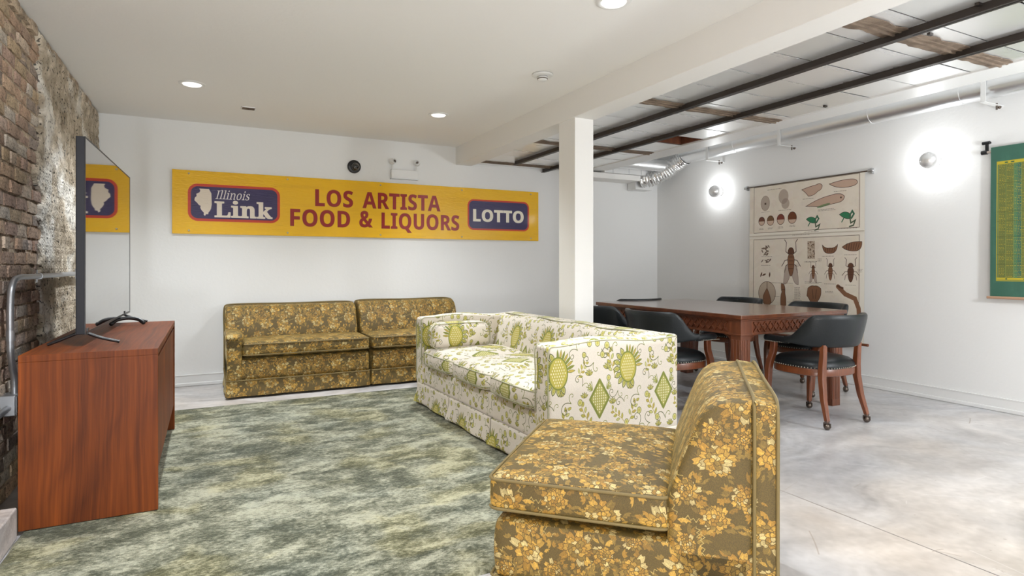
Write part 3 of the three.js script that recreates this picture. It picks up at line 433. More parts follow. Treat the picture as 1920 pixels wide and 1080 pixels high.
// ---------------------------------------------------------------- scroll charts
function scrollSheet(w, h, bow) { const g = new THREE.PlaneGeometry(w, h, 40, 40), p = g.attributes.position; for (let i = 0; i < p.count; i++) { const a = p.getX(i) / w, b = p.getY(i) / h; p.setZ(i, bow * (0.5 - b) * (0.4 + 2.2 * a * a) + 0.004 * Math.sin(a * 9 + b * 3) * (0.5 - b)); } g.computeVertexNormals(); return g; }
{
  const w = 1.335, top = 2.03, bot = 0.405, h = top - bot, CW = 1024, CH = Math.round(1024 * h / w);
  const tex = canvasTex(CW, CH, (c) => {
    const px = CW / w, Y = (v) => (top - v) * px;                                // canvas x grows from the far end towards the camera
    c.fillStyle = 'rgb(232,222,206)'; c.fillRect(0, 0, CW, CH);
    for (let k = 0; k < 900; k++) { c.fillStyle = `rgba(${rnd() < 0.5 ? '206,190,168' : '240,234,222'},${rr(0.03, 0.1)})`; c.beginPath(); c.ellipse(rr(0, CW), rr(0, CH), rr(10, 70), rr(6, 40), rr(0, 3), 0, 6.3); c.fill(); }
    c.fillStyle = 'rgb(240,234,222)'; c.fillRect(CW - 34, 0, 34, CH); c.fillRect(0, Y(1.505), CW, 46);
    const ink = 'rgb(84,66,54)'; c.strokeStyle = ink; c.lineWidth = 3;
    const y1 = Y(1.51), y2 = Y(1.435); c.strokeRect(44, 6, CW - 84, y1 - 6); c.strokeRect(44, y2, CW - 84, CH - y2 - 30); c.setTransform(0.945, 0, 0, 1, 66, 0);
    const line = (x, y, l, n = 1) => { c.strokeStyle = 'rgba(84,66,54,0.75)'; c.lineWidth = 3; for (let k = 0; k < n; k++) { c.setLineDash([rr(5, 12), 3, rr(8, 18), 4]); c.beginPath(); c.moveTo(x, y + k * 9); c.lineTo(x + l * rr(0.8, 1), y + k * 9); c.stroke(); } c.setLineDash([]); };
    const blob = (pts, fill, lw = 3.5) => { c.beginPath(); pts.forEach((p, i) => (i ? c.quadraticCurveTo(...p) : c.moveTo(...p))); c.closePath(); c.fillStyle = fill; c.fill(); c.strokeStyle = 'rgb(70,50,42)'; c.lineWidth = lw; c.stroke(); };
    const B = 'rgb(132,92,66)', Bd = 'rgb(96,62,44)', P = 'rgb(196,166,146)', at = (x, y, s, f, r = 0) => { c.save(); c.translate(x, y); c.rotate(r); c.scale(s, s); f(); c.restore(); };
    const stroke = (pts, lw, col = 'rgb(70,48,38)') => { c.strokeStyle = col; c.lineWidth = lw; c.lineCap = 'round'; c.beginPath(); pts.forEach((p, i) => c[i ? 'lineTo' : 'moveTo'](...p)); c.stroke(); };
    // upper sheet: eggs, tadpoles, frogs
    c.fillStyle = 'rgba(150,132,118,0.6)'; c.beginPath(); c.ellipse(100, 150, 46, 62, 0, 0, 6.3); c.fill(); c.beginPath(); c.ellipse(290, 110, 50, 60, 0, 0, 6.3); c.fill(); c.beginPath(); c.ellipse(310, 170, 40, 44, 0, 0, 6.3); c.fill(); c.fillStyle = ink; c.fillRect(92, 146, 18, 16);
    c.strokeStyle = ink; c.lineWidth = 2; c.beginPath(); c.ellipse(100, 150, 46, 62, 0, 0, 6.3); c.stroke(); line(60, 224, 90); line(240, 222, 140); line(120, 40, 160);
    [[62, 300, 32], [156, 300, 36], [262, 296, 38], [378, 290, 42]].forEach(([x, y, r], k) => { c.beginPath(); c.ellipse(x, y, r, r * 1.12, 0, 0, 6.3); c.fillStyle = 'rgb(206,178,156)'; c.fill(); c.beginPath(); c.ellipse(x, y, r, r * 1.12, 0, Math.PI, 0); c.lineTo(x + r, y + (k === 3 ? 14 : 2)); c.lineTo(x - r, y + (k === 3 ? 14 : 2)); c.fillStyle = ['rgb(112,72,56)', 'rgb(120,90,62)', 'rgb(128,66,54)', 'rgb(112,64,38)'][k]; c.fill(); c.beginPath(); c.ellipse(x, y, r, r * 1.12, 0, 0, 6.3); c.strokeStyle = 'rgb(70,46,38)'; c.lineWidth = 4; c.stroke(); line(x - 28, y + 62, 58, 2); });
    at(560, 90, 1, () => blob([[-90, -16], [-20, -34, 40, -40], [80, -58, 98, -30], [96, 4, 60, 10], [20, 46, -30, 40], [-50, 10, -90, -16]], P)); at(830, 70, 1, () => blob([[-110, -14], [-10, -34, 60, -30], [130, -28, 124, 4], [110, 28, 20, 26], [-60, 22, -110, -14]], P)); at(680, 176, 1, () => { blob([[-170, 34], [-60, -20, 60, -34], [140, -50, 170, -14], [166, 26, 100, 30], [20, 40, -30, 50], [-90, 40, -170, 34]], P); c.fillStyle = 'rgba(70,120,70,0.6)'; c.beginPath(); c.ellipse(-10, 40, 60, 9, -0.2, 0, 6.3); c.fill(); c.fillStyle = ink; c.beginPath(); c.arc(140, -8, 7, 0, 6.3); c.fill(); });
    line(480, 150, 110); line(760, 120, 130); line(620, 246, 160, 2);
    const frog = () => { blob([[-60, -10], [-20, -40, 20, -16], [44, 0, 30, 24], [-10, 34, -60, -10]], 'rgb(52,122,84)', 3); stroke([[20, 10], [46, -30], [60, -8], [40, 22]], 13, 'rgb(60,104,78)'); stroke([[28, 22], [34, 58], [70, 40], [56, 76], [24, 84]], 10, 'rgb(74,88,66)'); stroke([[-24, 20], [-40, 46]], 8, 'rgb(60,104,78)'); };
    at(570, 322, 0.95, frog); at(868, 306, 1, frog); line(490, 414, 170); line(790, 402, 190);
    line(380, y2 - 24, 200);
    // lower sheet: the fly and its parts
    for (let k = 0; k < 16; k++) at(70 + rr(0, 90), y2 + 60 + rr(0, 70), 1, () => { c.rotate(rr(0, 3)); blob([[-14, 0], [0, -9, 14, 0], [0, 9, -14, 0]], 'rgb(160,140,120)', 2.5); }); for (let k = 0; k < 8; k++) at(70 + rr(0, 90), y2 + 170 + rr(0, 26), 1, () => { c.rotate(rr(-1, 1)); blob([[-15, 0], [0, -7, 15, 0], [0, 7, -15, 0]], 'rgb(170,150,132)', 2.5); }); for (const [x, r] of [[62, 0.4], [92, 1.2], [150, 0.1]]) at(x, y2 + 300, 1, () => { c.rotate(r); blob([[0, -22], [12, 0, 0, 22], [-12, 0, 0, -22]], Bd, 2); });
    const fly = (s, wings, col) => { for (const d of [-1, 1]) { stroke([[d * 16, -40], [d * 56, -70], [d * 50, -150], [d * 70, -176]], 6); stroke([[d * 18, 0], [d * 66, 10], [d * 100, 60]], 6); stroke([[d * 16, 30], [d * 60, 60], [d * 70, 120]], 5); if (wings) { c.globalAlpha = 0.75; blob([[d * 12, 10], [d * 80, 80, d * 80, 220], [d * 30, 230, d * 8, 120], [d * 4, 60, d * 12, 10]], 'rgb(168,150,138)', 3); c.globalAlpha = 1; } } blob([[-34, 30], [-44, -40, 0, -56], [44, -40, 34, 30], [26, 140, 0, 150], [-26, 140, -34, 30]], col, 4); blob([[-34, -56], [-30, -104, 0, -104], [30, -104, 34, -56], [0, -40, -34, -56]], Bd, 4); for (let k = 0; k < 4; k++) stroke([[-24, -20 + k * 34], [24, -20 + k * 34]], 4, 'rgb(70,46,32)'); };
    at(366, y2 + 172, 0.92, () => fly(1, true, B)); at(580, y2 + 264, 0.42, () => fly(1, true, B)); at(734, y2 + 258, 0.52, () => fly(1, false, B)); at(904, y2 + 262, 0.56, () => { c.scale(1.25, 1); fly(1, false, Bd); });
    at(560, y2 + 96, 1, () => { c.fillStyle = 'rgb(176,156,136)'; c.fillRect(-34, -66, 68, 140); for (let k = 0; k < 60; k++) { c.fillStyle = rnd() < 0.5 ? 'rgb(92,70,56)' : 'rgb(200,186,166)'; c.beginPath(); c.ellipse(rr(-30, 30), rr(-62, 70), 7, 4, rr(0, 3), 0, 6.3); c.fill(); } });
    at(728, y2 + 84, 1, () => { blob([[-66, -20], [-40, 10, 0, 4], [40, 10, 66, -20], [60, 50, 0, 46], [-60, 50, -66, -20]], B); for (let k = -2; k < 3; k++) stroke([[k * 20, 8], [k * 18, 36]], 4); }); at(912, y2 + 74, 1, () => { blob([[-80, 10], [-20, -34, 80, -26], [84, 30, 40, 40], [-40, 46, -80, 10]], B); for (let k = -2; k < 4; k++) stroke([[k * 20, -16], [k * 18 - 8, 32]], 4); });
    line(500, y2 + 190, 120, 2); line(660, y2 + 150, 130); line(850, y2 + 142, 120); line(500, y2 + 352, 160, 2); line(680, y2 + 362, 120); line(860, y2 + 366, 100); line(90, y2 + 366, 320); line(60, y2 + 220, 120); line(60, y2 + 146, 120);
    for (let k = 0; k < 4; k++) line([370, 640, 430, 980][k] - 20, y2 + 130 + k * 40, 40, 3);
    at(124, y2 + 474, 1, () => { c.beginPath(); c.ellipse(0, -20, 88, 96, 0, 0, 6.3); c.fillStyle = 'rgb(186,168,148)'; c.fill(); c.strokeStyle = ink; c.lineWidth = 4; c.stroke(); blob([[0, -60], [40, 10, 44, 60], [20, 80, 14, 150], [-14, 150, -20, 80], [-44, 60, -40, 10], [-30, -20, 0, -60]], B); stroke([[0, -60], [0, -112]], 5); });
    at(290, y2 + 480, 1, () => { blob([[-20, -110], [20, -110, 18, -50], [16, -30, 26, 10], [30, 80, 22, 140], [-24, 140, -26, 60], [-30, -10, -14, -40], [-26, -70, -20, -110]], B); stroke([[-16, -60], [16, -60]], 4); });
    at(590, y2 + 470, 1, () => { blob([[-60, -70], [-30, -96, 0, -88], [30, -96, 60, -70], [70, -10, 30, 30], [26, 80, 30, 130], [-30, 130, -26, 80], [-30, 30, -70, -10], [-66, -40, -60, -70]], B); stroke([[-20, -60], [-10, 10]], 4); stroke([[20, -60], [10, 10]], 4); });
    at(830, y2 + 474, 1, () => stroke([[-30, -94], [30, -40], [110, -10], [140, 60], [150, 170]], 34, B)); at(830, y2 + 474, 1, () => stroke([[-34, -98], [10, -84]], 14, Bd)); at(790, y2 + 572, 1, () => blob([[-40, 50], [-50, -50, 0, -52], [50, -50, 40, 50], [0, 60, -40, 50]], B)); c.strokeRect(388, y2 + 500, 78, 90);
    for (let k = 0; k < 14; k++) line(400, y2 + 400 + k * 9, 60); line(690, y2 + 420, 70, 2); for (const [x, y] of [[200, 480], [330, 520], [660, 560], [930, 700]]) line(x, y2 + y, 60);
  });
  tex.wrapS = tex.wrapT = THREE.ClampToEdgeWrapping;
  const mt = std({ map: tex, roughness: 0.9, bumpMap: fineNoise, bumpScale: 0.001, side: THREE.DoubleSide });
  const t = thing('scroll_chart', 'cream biology scroll chart with tadpoles, frogs and flies', 'chart', [ROOM.right - 0.03, 0, -4.155], -Math.PI / 2);
  // facing -x: local +z points into the room, local x runs from far to near
  const sheet = part('sheet', scrollSheet(w, h, 0.02), mt, t); sheet.position.set(0, (top + bot) / 2, 0.004);
  part('backing', fin(scrollSheet(w, h, 0.02).translate(0, (top + bot) / 2, 0.002)), std({ color: new THREE.Color(0.7, 0.67, 0.6), roughness: 0.9, side: THREE.DoubleSide }), t);
  part('fold_seam', rb(w, 0.012, 0.006, 0.002, 0, 1.475, 0.012), std({ color: new THREE.Color(0.62, 0.56, 0.47), roughness: 0.9 }), t, 'folded cloth seam between the two sheets');
  part('top_rod', cyl(0.006, 0.006, 1.44, 0, 2.032, 0.004, 12, 'x'), M.casterMetal, t); for (const x of [-0.715, 0.715]) part('rod_end', [cyl(0.017, 0.017, 0.03, x, 2.032, 0.004, 16, 'x'), bx(0.02, 0.05, 0.03, x * 1.01, 2.03, -0.014), ball(0.015, x * 1.035, 2.03, 0.006, 10)], M.steel, t);
  part('bottom_rod', cyl(0.013, 0.013, 1.42, 0, 0.4, 0.024, 14, 'x'), M.chairWood, t, 'wooden bottom rod');
}
{
  const w = 1.1, top = 2.075, bot = 0.9, h = top - bot;
  const tex = canvasTex(1024, 1094, (c, W, H) => {
    c.fillStyle = 'rgb(58,100,84)'; c.fillRect(0, 0, W, H); for (let k = 0; k < 500; k++) { c.fillStyle = `rgba(${rnd() < 0.5 ? '40,86,70' : '80,130,110'},${rr(0.03, 0.1)})`; c.fillRect(rr(0, W), rr(0, H), rr(10, 60), rr(20, 160)); }
    const x0 = 40, y0 = 112, y1 = H - 120; c.strokeStyle = 'rgb(176,160,44)'; c.lineWidth = 6; c.strokeRect(x0, y0, W - 80, y1 - y0);
    for (let x = x0 + 10; x < W - 60; x += 46) { const kind = Math.round((x - x0) / 46) % 3; c.fillStyle = kind === 2 ? 'rgba(64,116,84,1)' : 'rgba(104,108,48,0.85)'; c.fillRect(x, y0 + 8, kind === 2 ? 20 : 42, y1 - y0 - 16); for (let y = y0 + 14; y < y1 - 14; y += 11) { c.fillStyle = rnd() < 0.5 ? 'rgb(164,150,54)' : 'rgb(124,124,58)'; let xx = x + 3; while (xx < x + 36) { const l = rr(3, 12); c.fillRect(xx, y, l, 4); xx += l + rr(2, 6); } } c.fillStyle = 'rgba(176,162,50,0.8)'; c.fillRect(x - 3, y0 + 8, 2.5, y1 - y0 - 16); }
    for (const y of [0.18, 0.42, 0.5, 0.63, 0.78, 0.86]) { c.fillStyle = 'rgba(60,70,30,0.55)'; c.fillRect(x0, y0 + (y1 - y0) * y, W - 80, 3); } c.fillStyle = 'rgb(182,166,44)'; c.fillRect(x0, y0, W - 80, 20); c.fillRect(x0, y1 - 22, W - 80, 16);
    for (let k = 0; k < 40; k++) { c.fillStyle = 'rgba(44,84,60,0.9)'; c.fillRect(rr(x0, W - 60), rnd() < 0.5 ? y0 + 5 : y1 - 18, rr(8, 26), 9); }
  });
  tex.wrapS = tex.wrapT = THREE.ClampToEdgeWrapping;
  const t = thing('scroll_chart', 'green scroll chart with yellow columns hanging by the right edge', 'chart', [ROOM.right - 0.045, 0, -1.92], -Math.PI / 2);
  const s = part('sheet', scrollSheet(w, h, 0.012), std({ map: tex, roughness: 0.8, side: THREE.DoubleSide }), t); s.position.y = (top + bot) / 2;
  part('backing', fin(scrollSheet(w, h, 0.012).translate(0, (top + bot) / 2, -0.002)), std({ color: new THREE.Color(0.5, 0.5, 0.42), roughness: 0.9, side: THREE.DoubleSide }), t);
  part('top_rod', cyl(0.011, 0.011, 1.2, 0, 2.045, -0.016, 16, 'x'), M.curb, t); for (const x of [-0.6, 0.6]) part('rod_end', [cyl(0.017, 0.017, 0.04, x, 2.045, -0.016, 18, 'x')], M.black, t);
  for (const x of [-0.59, 0.59]) part('hook', [bx(0.02, 0.07, 0.012, x, 2.088, -0.03), cyl(0.013, 0.013, 0.05, x, 2.12, -0.018, 14, 'x'), bx(0.05, 0.014, 0.02, x, 2.121, -0.03)], M.black, t, 'black wall hook');
  part('bottom_rod', cyl(0.011, 0.011, 1.14, 0, bot - 0.004, 0.012, 14, 'x'), std({ color: new THREE.Color(0.45, 0.27, 0.17), roughness: 0.5 }), t, 'wooden bottom rod');
}
// ---------------------------------------------------------------- conduit on the brick
{
  const x = -0.848, t = thing('conduit_pipe', 'bent grey metal conduit on the brick wall', 'pipe');
  part('pipe', tube([[x, 1.088, -6.2], [x, 1.088, -5.0], [x, 1.088, -3.95], [x, 1.088, -3.8], [x, 1.075, -3.71], [x, 1.035, -3.66], [x, 0.97, -3.645], [x, 0.8, -3.645], [x, 0.72, -3.65], [x, 0.66, -3.675], [x, 0.61, -3.705], [x, 0.56, -3.715], [x, 0.5, -3.715]], 0.0145, false, 160, 14), M.conduit, t);
  for (const [y, D] of [[1.088, 4.2], [1.088, 5.3]]) part('pipe_strap', [bx(0.004, 0.07, 0.02, x - 0.012, y, -D), cyl(0.018, 0.018, 0.02, x, y, -D, 16, 'z')], M.conduit, t);
  part('coupling', cyl(0.018, 0.018, 0.05, x, 0.81, -3.645, 16), M.conduit, t);
  const b = thing('junction_box', 'small grey metal junction box low on the brick wall', 'junction box', [0, 0, 0]);
  part('box', rspan(-0.895, -0.83, 0.42, 0.52, -3.78, -3.65, 0.006), M.conduit, b); part('cover', rspan(-0.831, -0.826, 0.424, 0.516, -3.776, -3.654, 0.002), M.conduit, b); for (const [y, z] of [[0.435, -3.665], [0.505, -3.765]]) part('screw', ball(0.006, -0.825, y, z, 8), M.casterMetal, b);
  single('conduit_pipe', tube([[-0.86, 0.46, -3.66], [-0.86, 0.455, -3.5], [-0.86, 0.43, -3.3], [-0.86, 0.42, -2.2], [-0.86, 0.42, -1]], 0.0145, false, 60, 14), M.conduit, 'straight grey conduit leaving the junction box towards the left edge', 'pipe');
}
// ---------------------------------------------------------------- cabinet and television
{
  const x0 = -0.72, x1 = -0.208, d0 = 3.2, d1 = 4.74, H = 0.765, t = thing('media_cabinet', 'long walnut media cabinet with sliding doors on the rug edge', 'cabinet', [0, 0.0185, 0]), h = H - 0.0185;
  part('top_board', rspan(x0, x1, h - 0.03, h, -d1, -d0, 0.002), M.walnut, t);
  part('side_panel', rspan(x0, x1, 0, h - 0.03, -d0 - 0.026, -d0, 0.002), M.walnut, t); part('side_panel', rspan(x0, x1, 0, h - 0.03, -d1, -d1 + 0.026, 0.002), M.walnut, t);
  part('back_panel', rspan(x0 + 0.004, x0 + 0.014, 0.16, h - 0.03, -d1 + 0.026, -d0 - 0.026, 0.001), M.walnut, t); part('bottom_board', rspan(x0 + 0.014, x1 - 0.03, 0.16, 0.182, -d1 + 0.026, -d0 - 0.026, 0.001), M.walnut, t);
  part('shade_strip', rspan(x1 - 0.06, x1 - 0.045, h - 0.062, h - 0.03, -d1 + 0.026, -d0 - 0.026, 0.001), M.darkVoid, t);  // near-black strip, the shade of the gap under the top put into its colour
  const n = 3, w = (d1 - d0 - 0.052) / n; for (let k = 0; k < n; k++) part('sliding_door', rspan(x1 - 0.026, x1 - 0.006, 0.165, h - 0.056, -(d0 + 0.027 + k * w + w - 0.001), -(d0 + 0.027 + k * w + 0.001), 0.002), M.walnut, t);
  const tl = 1.47, tv = thing('television', 'large flat television standing on the walnut cabinet', 'television', [-0.504, 0, -4.155], -0.022);   // local z: + towards the camera
  const glass = phys({ color: new THREE.Color(0.006, 0.006, 0.008), roughness: 0.03, ior: 2.3, clearcoat: 1, clearcoatRoughness: 0.02 });
  part('housing', [rspan(-0.036, 0.0, 0.822, 1.758, -tl / 2, tl / 2, 0.004), rspan(-0.058, -0.03, 0.87, 1.4, -0.6, 0.6, 0.01)], std({ color: new THREE.Color(0.008, 0.009, 0.014), roughness: 0.6 }), tv);
  part('screen', bx(0.002, 0.918, tl - 0.014, 0.0005, 1.292, 0), glass, tv);
  part('bezel', [bx(0.004, 0.006, tl, 0.001, 1.755, 0), bx(0.004, 0.012, tl, 0.001, 0.828, 0), bx(0.004, 0.936, 0.005, 0.001, 1.29, tl / 2 - 0.002), bx(0.004, 0.936, 0.005, 0.001, 1.29, -tl / 2 + 0.002)], M.black, tv);
  for (const z of [0.675, -0.5]) part('foot', [tube([[-0.02, 0.835, z], [0.01, 0.818, z], [0.06, 0.796, z], [0.13, 0.775, z]], 0.0075, false, 20, 8), tube([[-0.02, 0.835, z], [-0.05, 0.82, z], [-0.1, 0.798, z], [-0.155, 0.775, z]], 0.0075, false, 20, 8), bx(0.05, 0.03, 0.03, -0.02, 0.833, z)], M.black, tv);
  const gd = thing('game_controller', 'small black arched gadget lying under the far end of television', 'gadget', [-0.46, 0.768, -4.5], 0.1);
  part('body', tube([[-0.085, 0.012, 0.02], [-0.06, 0.032, 0], [0, 0.043, -0.01], [0.06, 0.032, 0], [0.085, 0.012, 0.02]], 0.012, false, 30, 10), M.black, gd); for (const x of [-0.085, 0.085]) part('grip', ball(0.0135, x, 0.0135, 0.02, 12), M.black, gd);
}
// ---------------------------------------------------------------- rug
{
  const x0 = -0.712, x1 = 1.74, d0 = 2.02, d1 = 5.35, nx = 170, nd = 230, pos = [], uv = [], idx = [];
  for (let i = 0; i <= nx; i++) for (let j = 0; j <= nd; j++) {
    const u = i / nx, v = j / nd, e = Math.min(u * (x1 - x0), (1 - u) * (x1 - x0), v * (d1 - d0), (1 - v) * (d1 - d0)), wob = 0.008 * (vn(u * 30, v * 40, 60, 60, 5) - 0.5);
    pos.push(mix(x0, x1, u) + (i === 0 || i === nx ? wob : 0), 0.0005 + 0.0155 * Math.sqrt(clamp(e / 0.015, 0, 1)) + (e > 0.02 ? 0.004 * (fbm(u, v, 40, 60, 3, 900) - 0.5) : 0), -mix(d0, d1, v) + (j === 0 || j === nd ? wob : 0)); uv.push(u, v);
    if (i < nx && j < nd) { const a = i * (nd + 1) + j, b = a + nd + 1; idx.push(a, b, a + 1, b, b + 1, a + 1); }
  }
  const g = new THREE.BufferGeometry(); g.setAttribute('position', new THREE.Float32BufferAttribute(pos, 3)); g.setAttribute('uv', new THREE.Float32BufferAttribute(uv, 2)); g.setIndex(idx); g.computeVertexNormals();
  single('rug', g, M.rug, 'large mottled grey-green rug on the concrete floor', 'rug');
}
// ---------------------------------------------------------------- gold sectional pieces
// local: x across the width, +z the front, y from the floor
function goldPiece(name, label, category, w, depth, p, turn, { arm = 0, height = 0.765, group } = {}) {
  const t = thing(name, label, category, p, turn, group), zf = depth / 2, zb = -depth / 2, seatD = depth - 0.3, armW = 0.12;
  const B = M.brocade, P = M.brocadePipe;
  // skirt: four panels hanging to just above the floor, folded at the corners
  const sk = 0.018, hang = (len) => soft(len, 0.138, sk, 0.007, { n: [24, 5, 2], deform: (v, H) => { const k = Math.max(0, -v.y / H[1] + 0.2); v.z += 0.010 * k + 0.005 * k * Math.sin(v.x * 17); } });
  part('skirt_panel', fin2(hang(w + 0.01).translate(0, 0.088, zf - 0.008)), B, t); part('skirt_panel', fin2(hang(w + 0.01).rotateY(Math.PI).translate(0, 0.088, zb + 0.008)), B, t);
  for (const s of [-1, 1]) part('skirt_panel', fin2(hang(depth - 0.02).rotateY(s * Math.PI / 2).translate(s * (w / 2 - 0.006), 0.088, 0)), B, t);
  part('skirt_piping', tube(roundRect(w + 0.012, depth + 0.008, 0.015, 0.158), 0.0055, true, 120, 6), P, t);
  part('base', soft(w, 0.188, depth - 0.02, 0.022, { y: 0.2465, n: [18, 8, 14], deform: (v, H) => { if (v.z > 0) v.z += 0.010 * (1 - (v.y / H[1]) ** 2); } }), B, t);
  // seat cushion
  const cw = w - (arm ? armW : 0), cx = arm ? -arm * armW / 2 : 0, cz = zf - seatD / 2 + 0.004, ch = 0.112, cy = 0.418;
  const cu = part('seat_cushion', soft(cw - 0.006, ch, seatD + 0.02, 0.026, { n: [26, 8, 22], x: cx, y: cy, z: cz, deform: puff(0.020, 0.006, 0.006) }), B, t);
  for (const s of [-1, 1]) part('piping', tube(roundRect(cw - 0.006, seatD + 0.02, 0.03, s * 0.046).map(([x, y, z]) => [x + cx, y + cy + 0.0, z + cz]), 0.0052, true, 140, 7), P, cu);
  // backrest: rolled front edge, then a boxed band with piping on either side at the rear
  const zi = zf - seatD + 0.002, prof = [[zi, 0.17], [zi, 0.47], [zi - 0.03, 0.56], [zi - 0.062, 0.64], [zi - 0.085, 0.695], [zi - 0.108, 0.73], [zi - 0.14, 0.753], [zi - 0.18, height - 0.003], [zb + 0.062, height], [zb + 0.062, 0.17]];
  part('backrest', fin2(extrude(prof.map(([z, y]) => [-z, y]), w, { bevel: 0.024, seg: 5, angle: 0.75 }).rotateY(Math.PI / 2).translate(-w / 2, 0, 0)), B, t);
  const band = [[zb + 0.064, 0.17], [zb + 0.064, height + 0.002], [zb, height - 0.006], [zb, 0.17]];
  part('back_band', fin2(extrude(band.map(([z, y]) => [-z, y]), w + 0.006, { bevel: 0.008, seg: 3, angle: 0.6 }).rotateY(Math.PI / 2).translate(-w / 2 - 0.003, 0, 0)), B, t);
  for (const z of [zb + 0.064, zb + 0.004]) part('piping', tube([[-w / 2 - 0.004, 0.17, z], [-w / 2 - 0.004, 0.45, z], [-w / 2 - 0.004, height - 0.035, z], [-w / 2 + 0.006, height - 0.006, z], [-w / 2 + 0.035, height + 0.003, z], [0, height + 0.003, z], [w / 2 - 0.035, height + 0.003, z], [w / 2 - 0.006, height - 0.006, z], [w / 2 + 0.004, height - 0.035, z], [w / 2 + 0.004, 0.45, z], [w / 2 + 0.004, 0.17, z]], 0.0054, false, 150, 7), P, t);
  if (arm) {
    const ax = arm * (w / 2 - armW / 2), a = part('arm', soft(armW, 0.36, seatD + 0.03, 0.02, { x: ax, y: 0.33, z: cz - 0.008, n: [6, 12, 12] }), B, t);
    part('arm_pad', soft(armW + 0.022, 0.06, seatD + 0.05, 0.028, { x: ax, y: 0.523, z: cz, n: [8, 6, 14], deform: puff(0.008, 0, 0.004) }), B, a);
    part('piping', tube([[ax - armW / 2, 0.5, cz + seatD / 2 + 0.012], [ax, 0.497, cz + seatD / 2 + 0.016], [ax + armW / 2, 0.5, cz + seatD / 2 + 0.012]], 0.005, false, 20, 6), P, a);
  }
  return t;
}
function fin2(g) { return uvm(g.index ? g.toNonIndexed() : g); }
// the sectional along the back wall faces the room (+z)
goldPiece('sectional_sofa', 'gold brocade sectional section with a low left arm by the back wall', 'sofa', 1.215, 0.78, [0.745, 0, -6.005], 0, { arm: -1, group: 'gold brocade sectional' });
goldPiece('sectional_sofa', 'armless gold brocade sectional section between arm section and floral sofa', 'sofa', 1.07, 0.78, [1.92, 0, -6.02], 0, { group: 'gold brocade sectional', height: 0.775 });
// the foreground chair faces the far left corner
{
  const u = [-0.7163, 0.6978], f = [0.807, 1.727], w = 0.775, depth = 0.845, e = [0.6978, 0.7163];     // u: facing, f: near front corner of the seat, e: across, in (X, D)
  const cxD = [f[0] - u[0] * depth / 2 + e[0] * w / 2, f[1] - u[1] * depth / 2 + e[1] * w / 2];
  goldPiece('slipper_chair', 'armless gold brocade slipper chair in the foreground', 'chair', w, depth, [cxD[0], 0, -cxD[1]], Math.atan2(u[0], -u[1]));
}
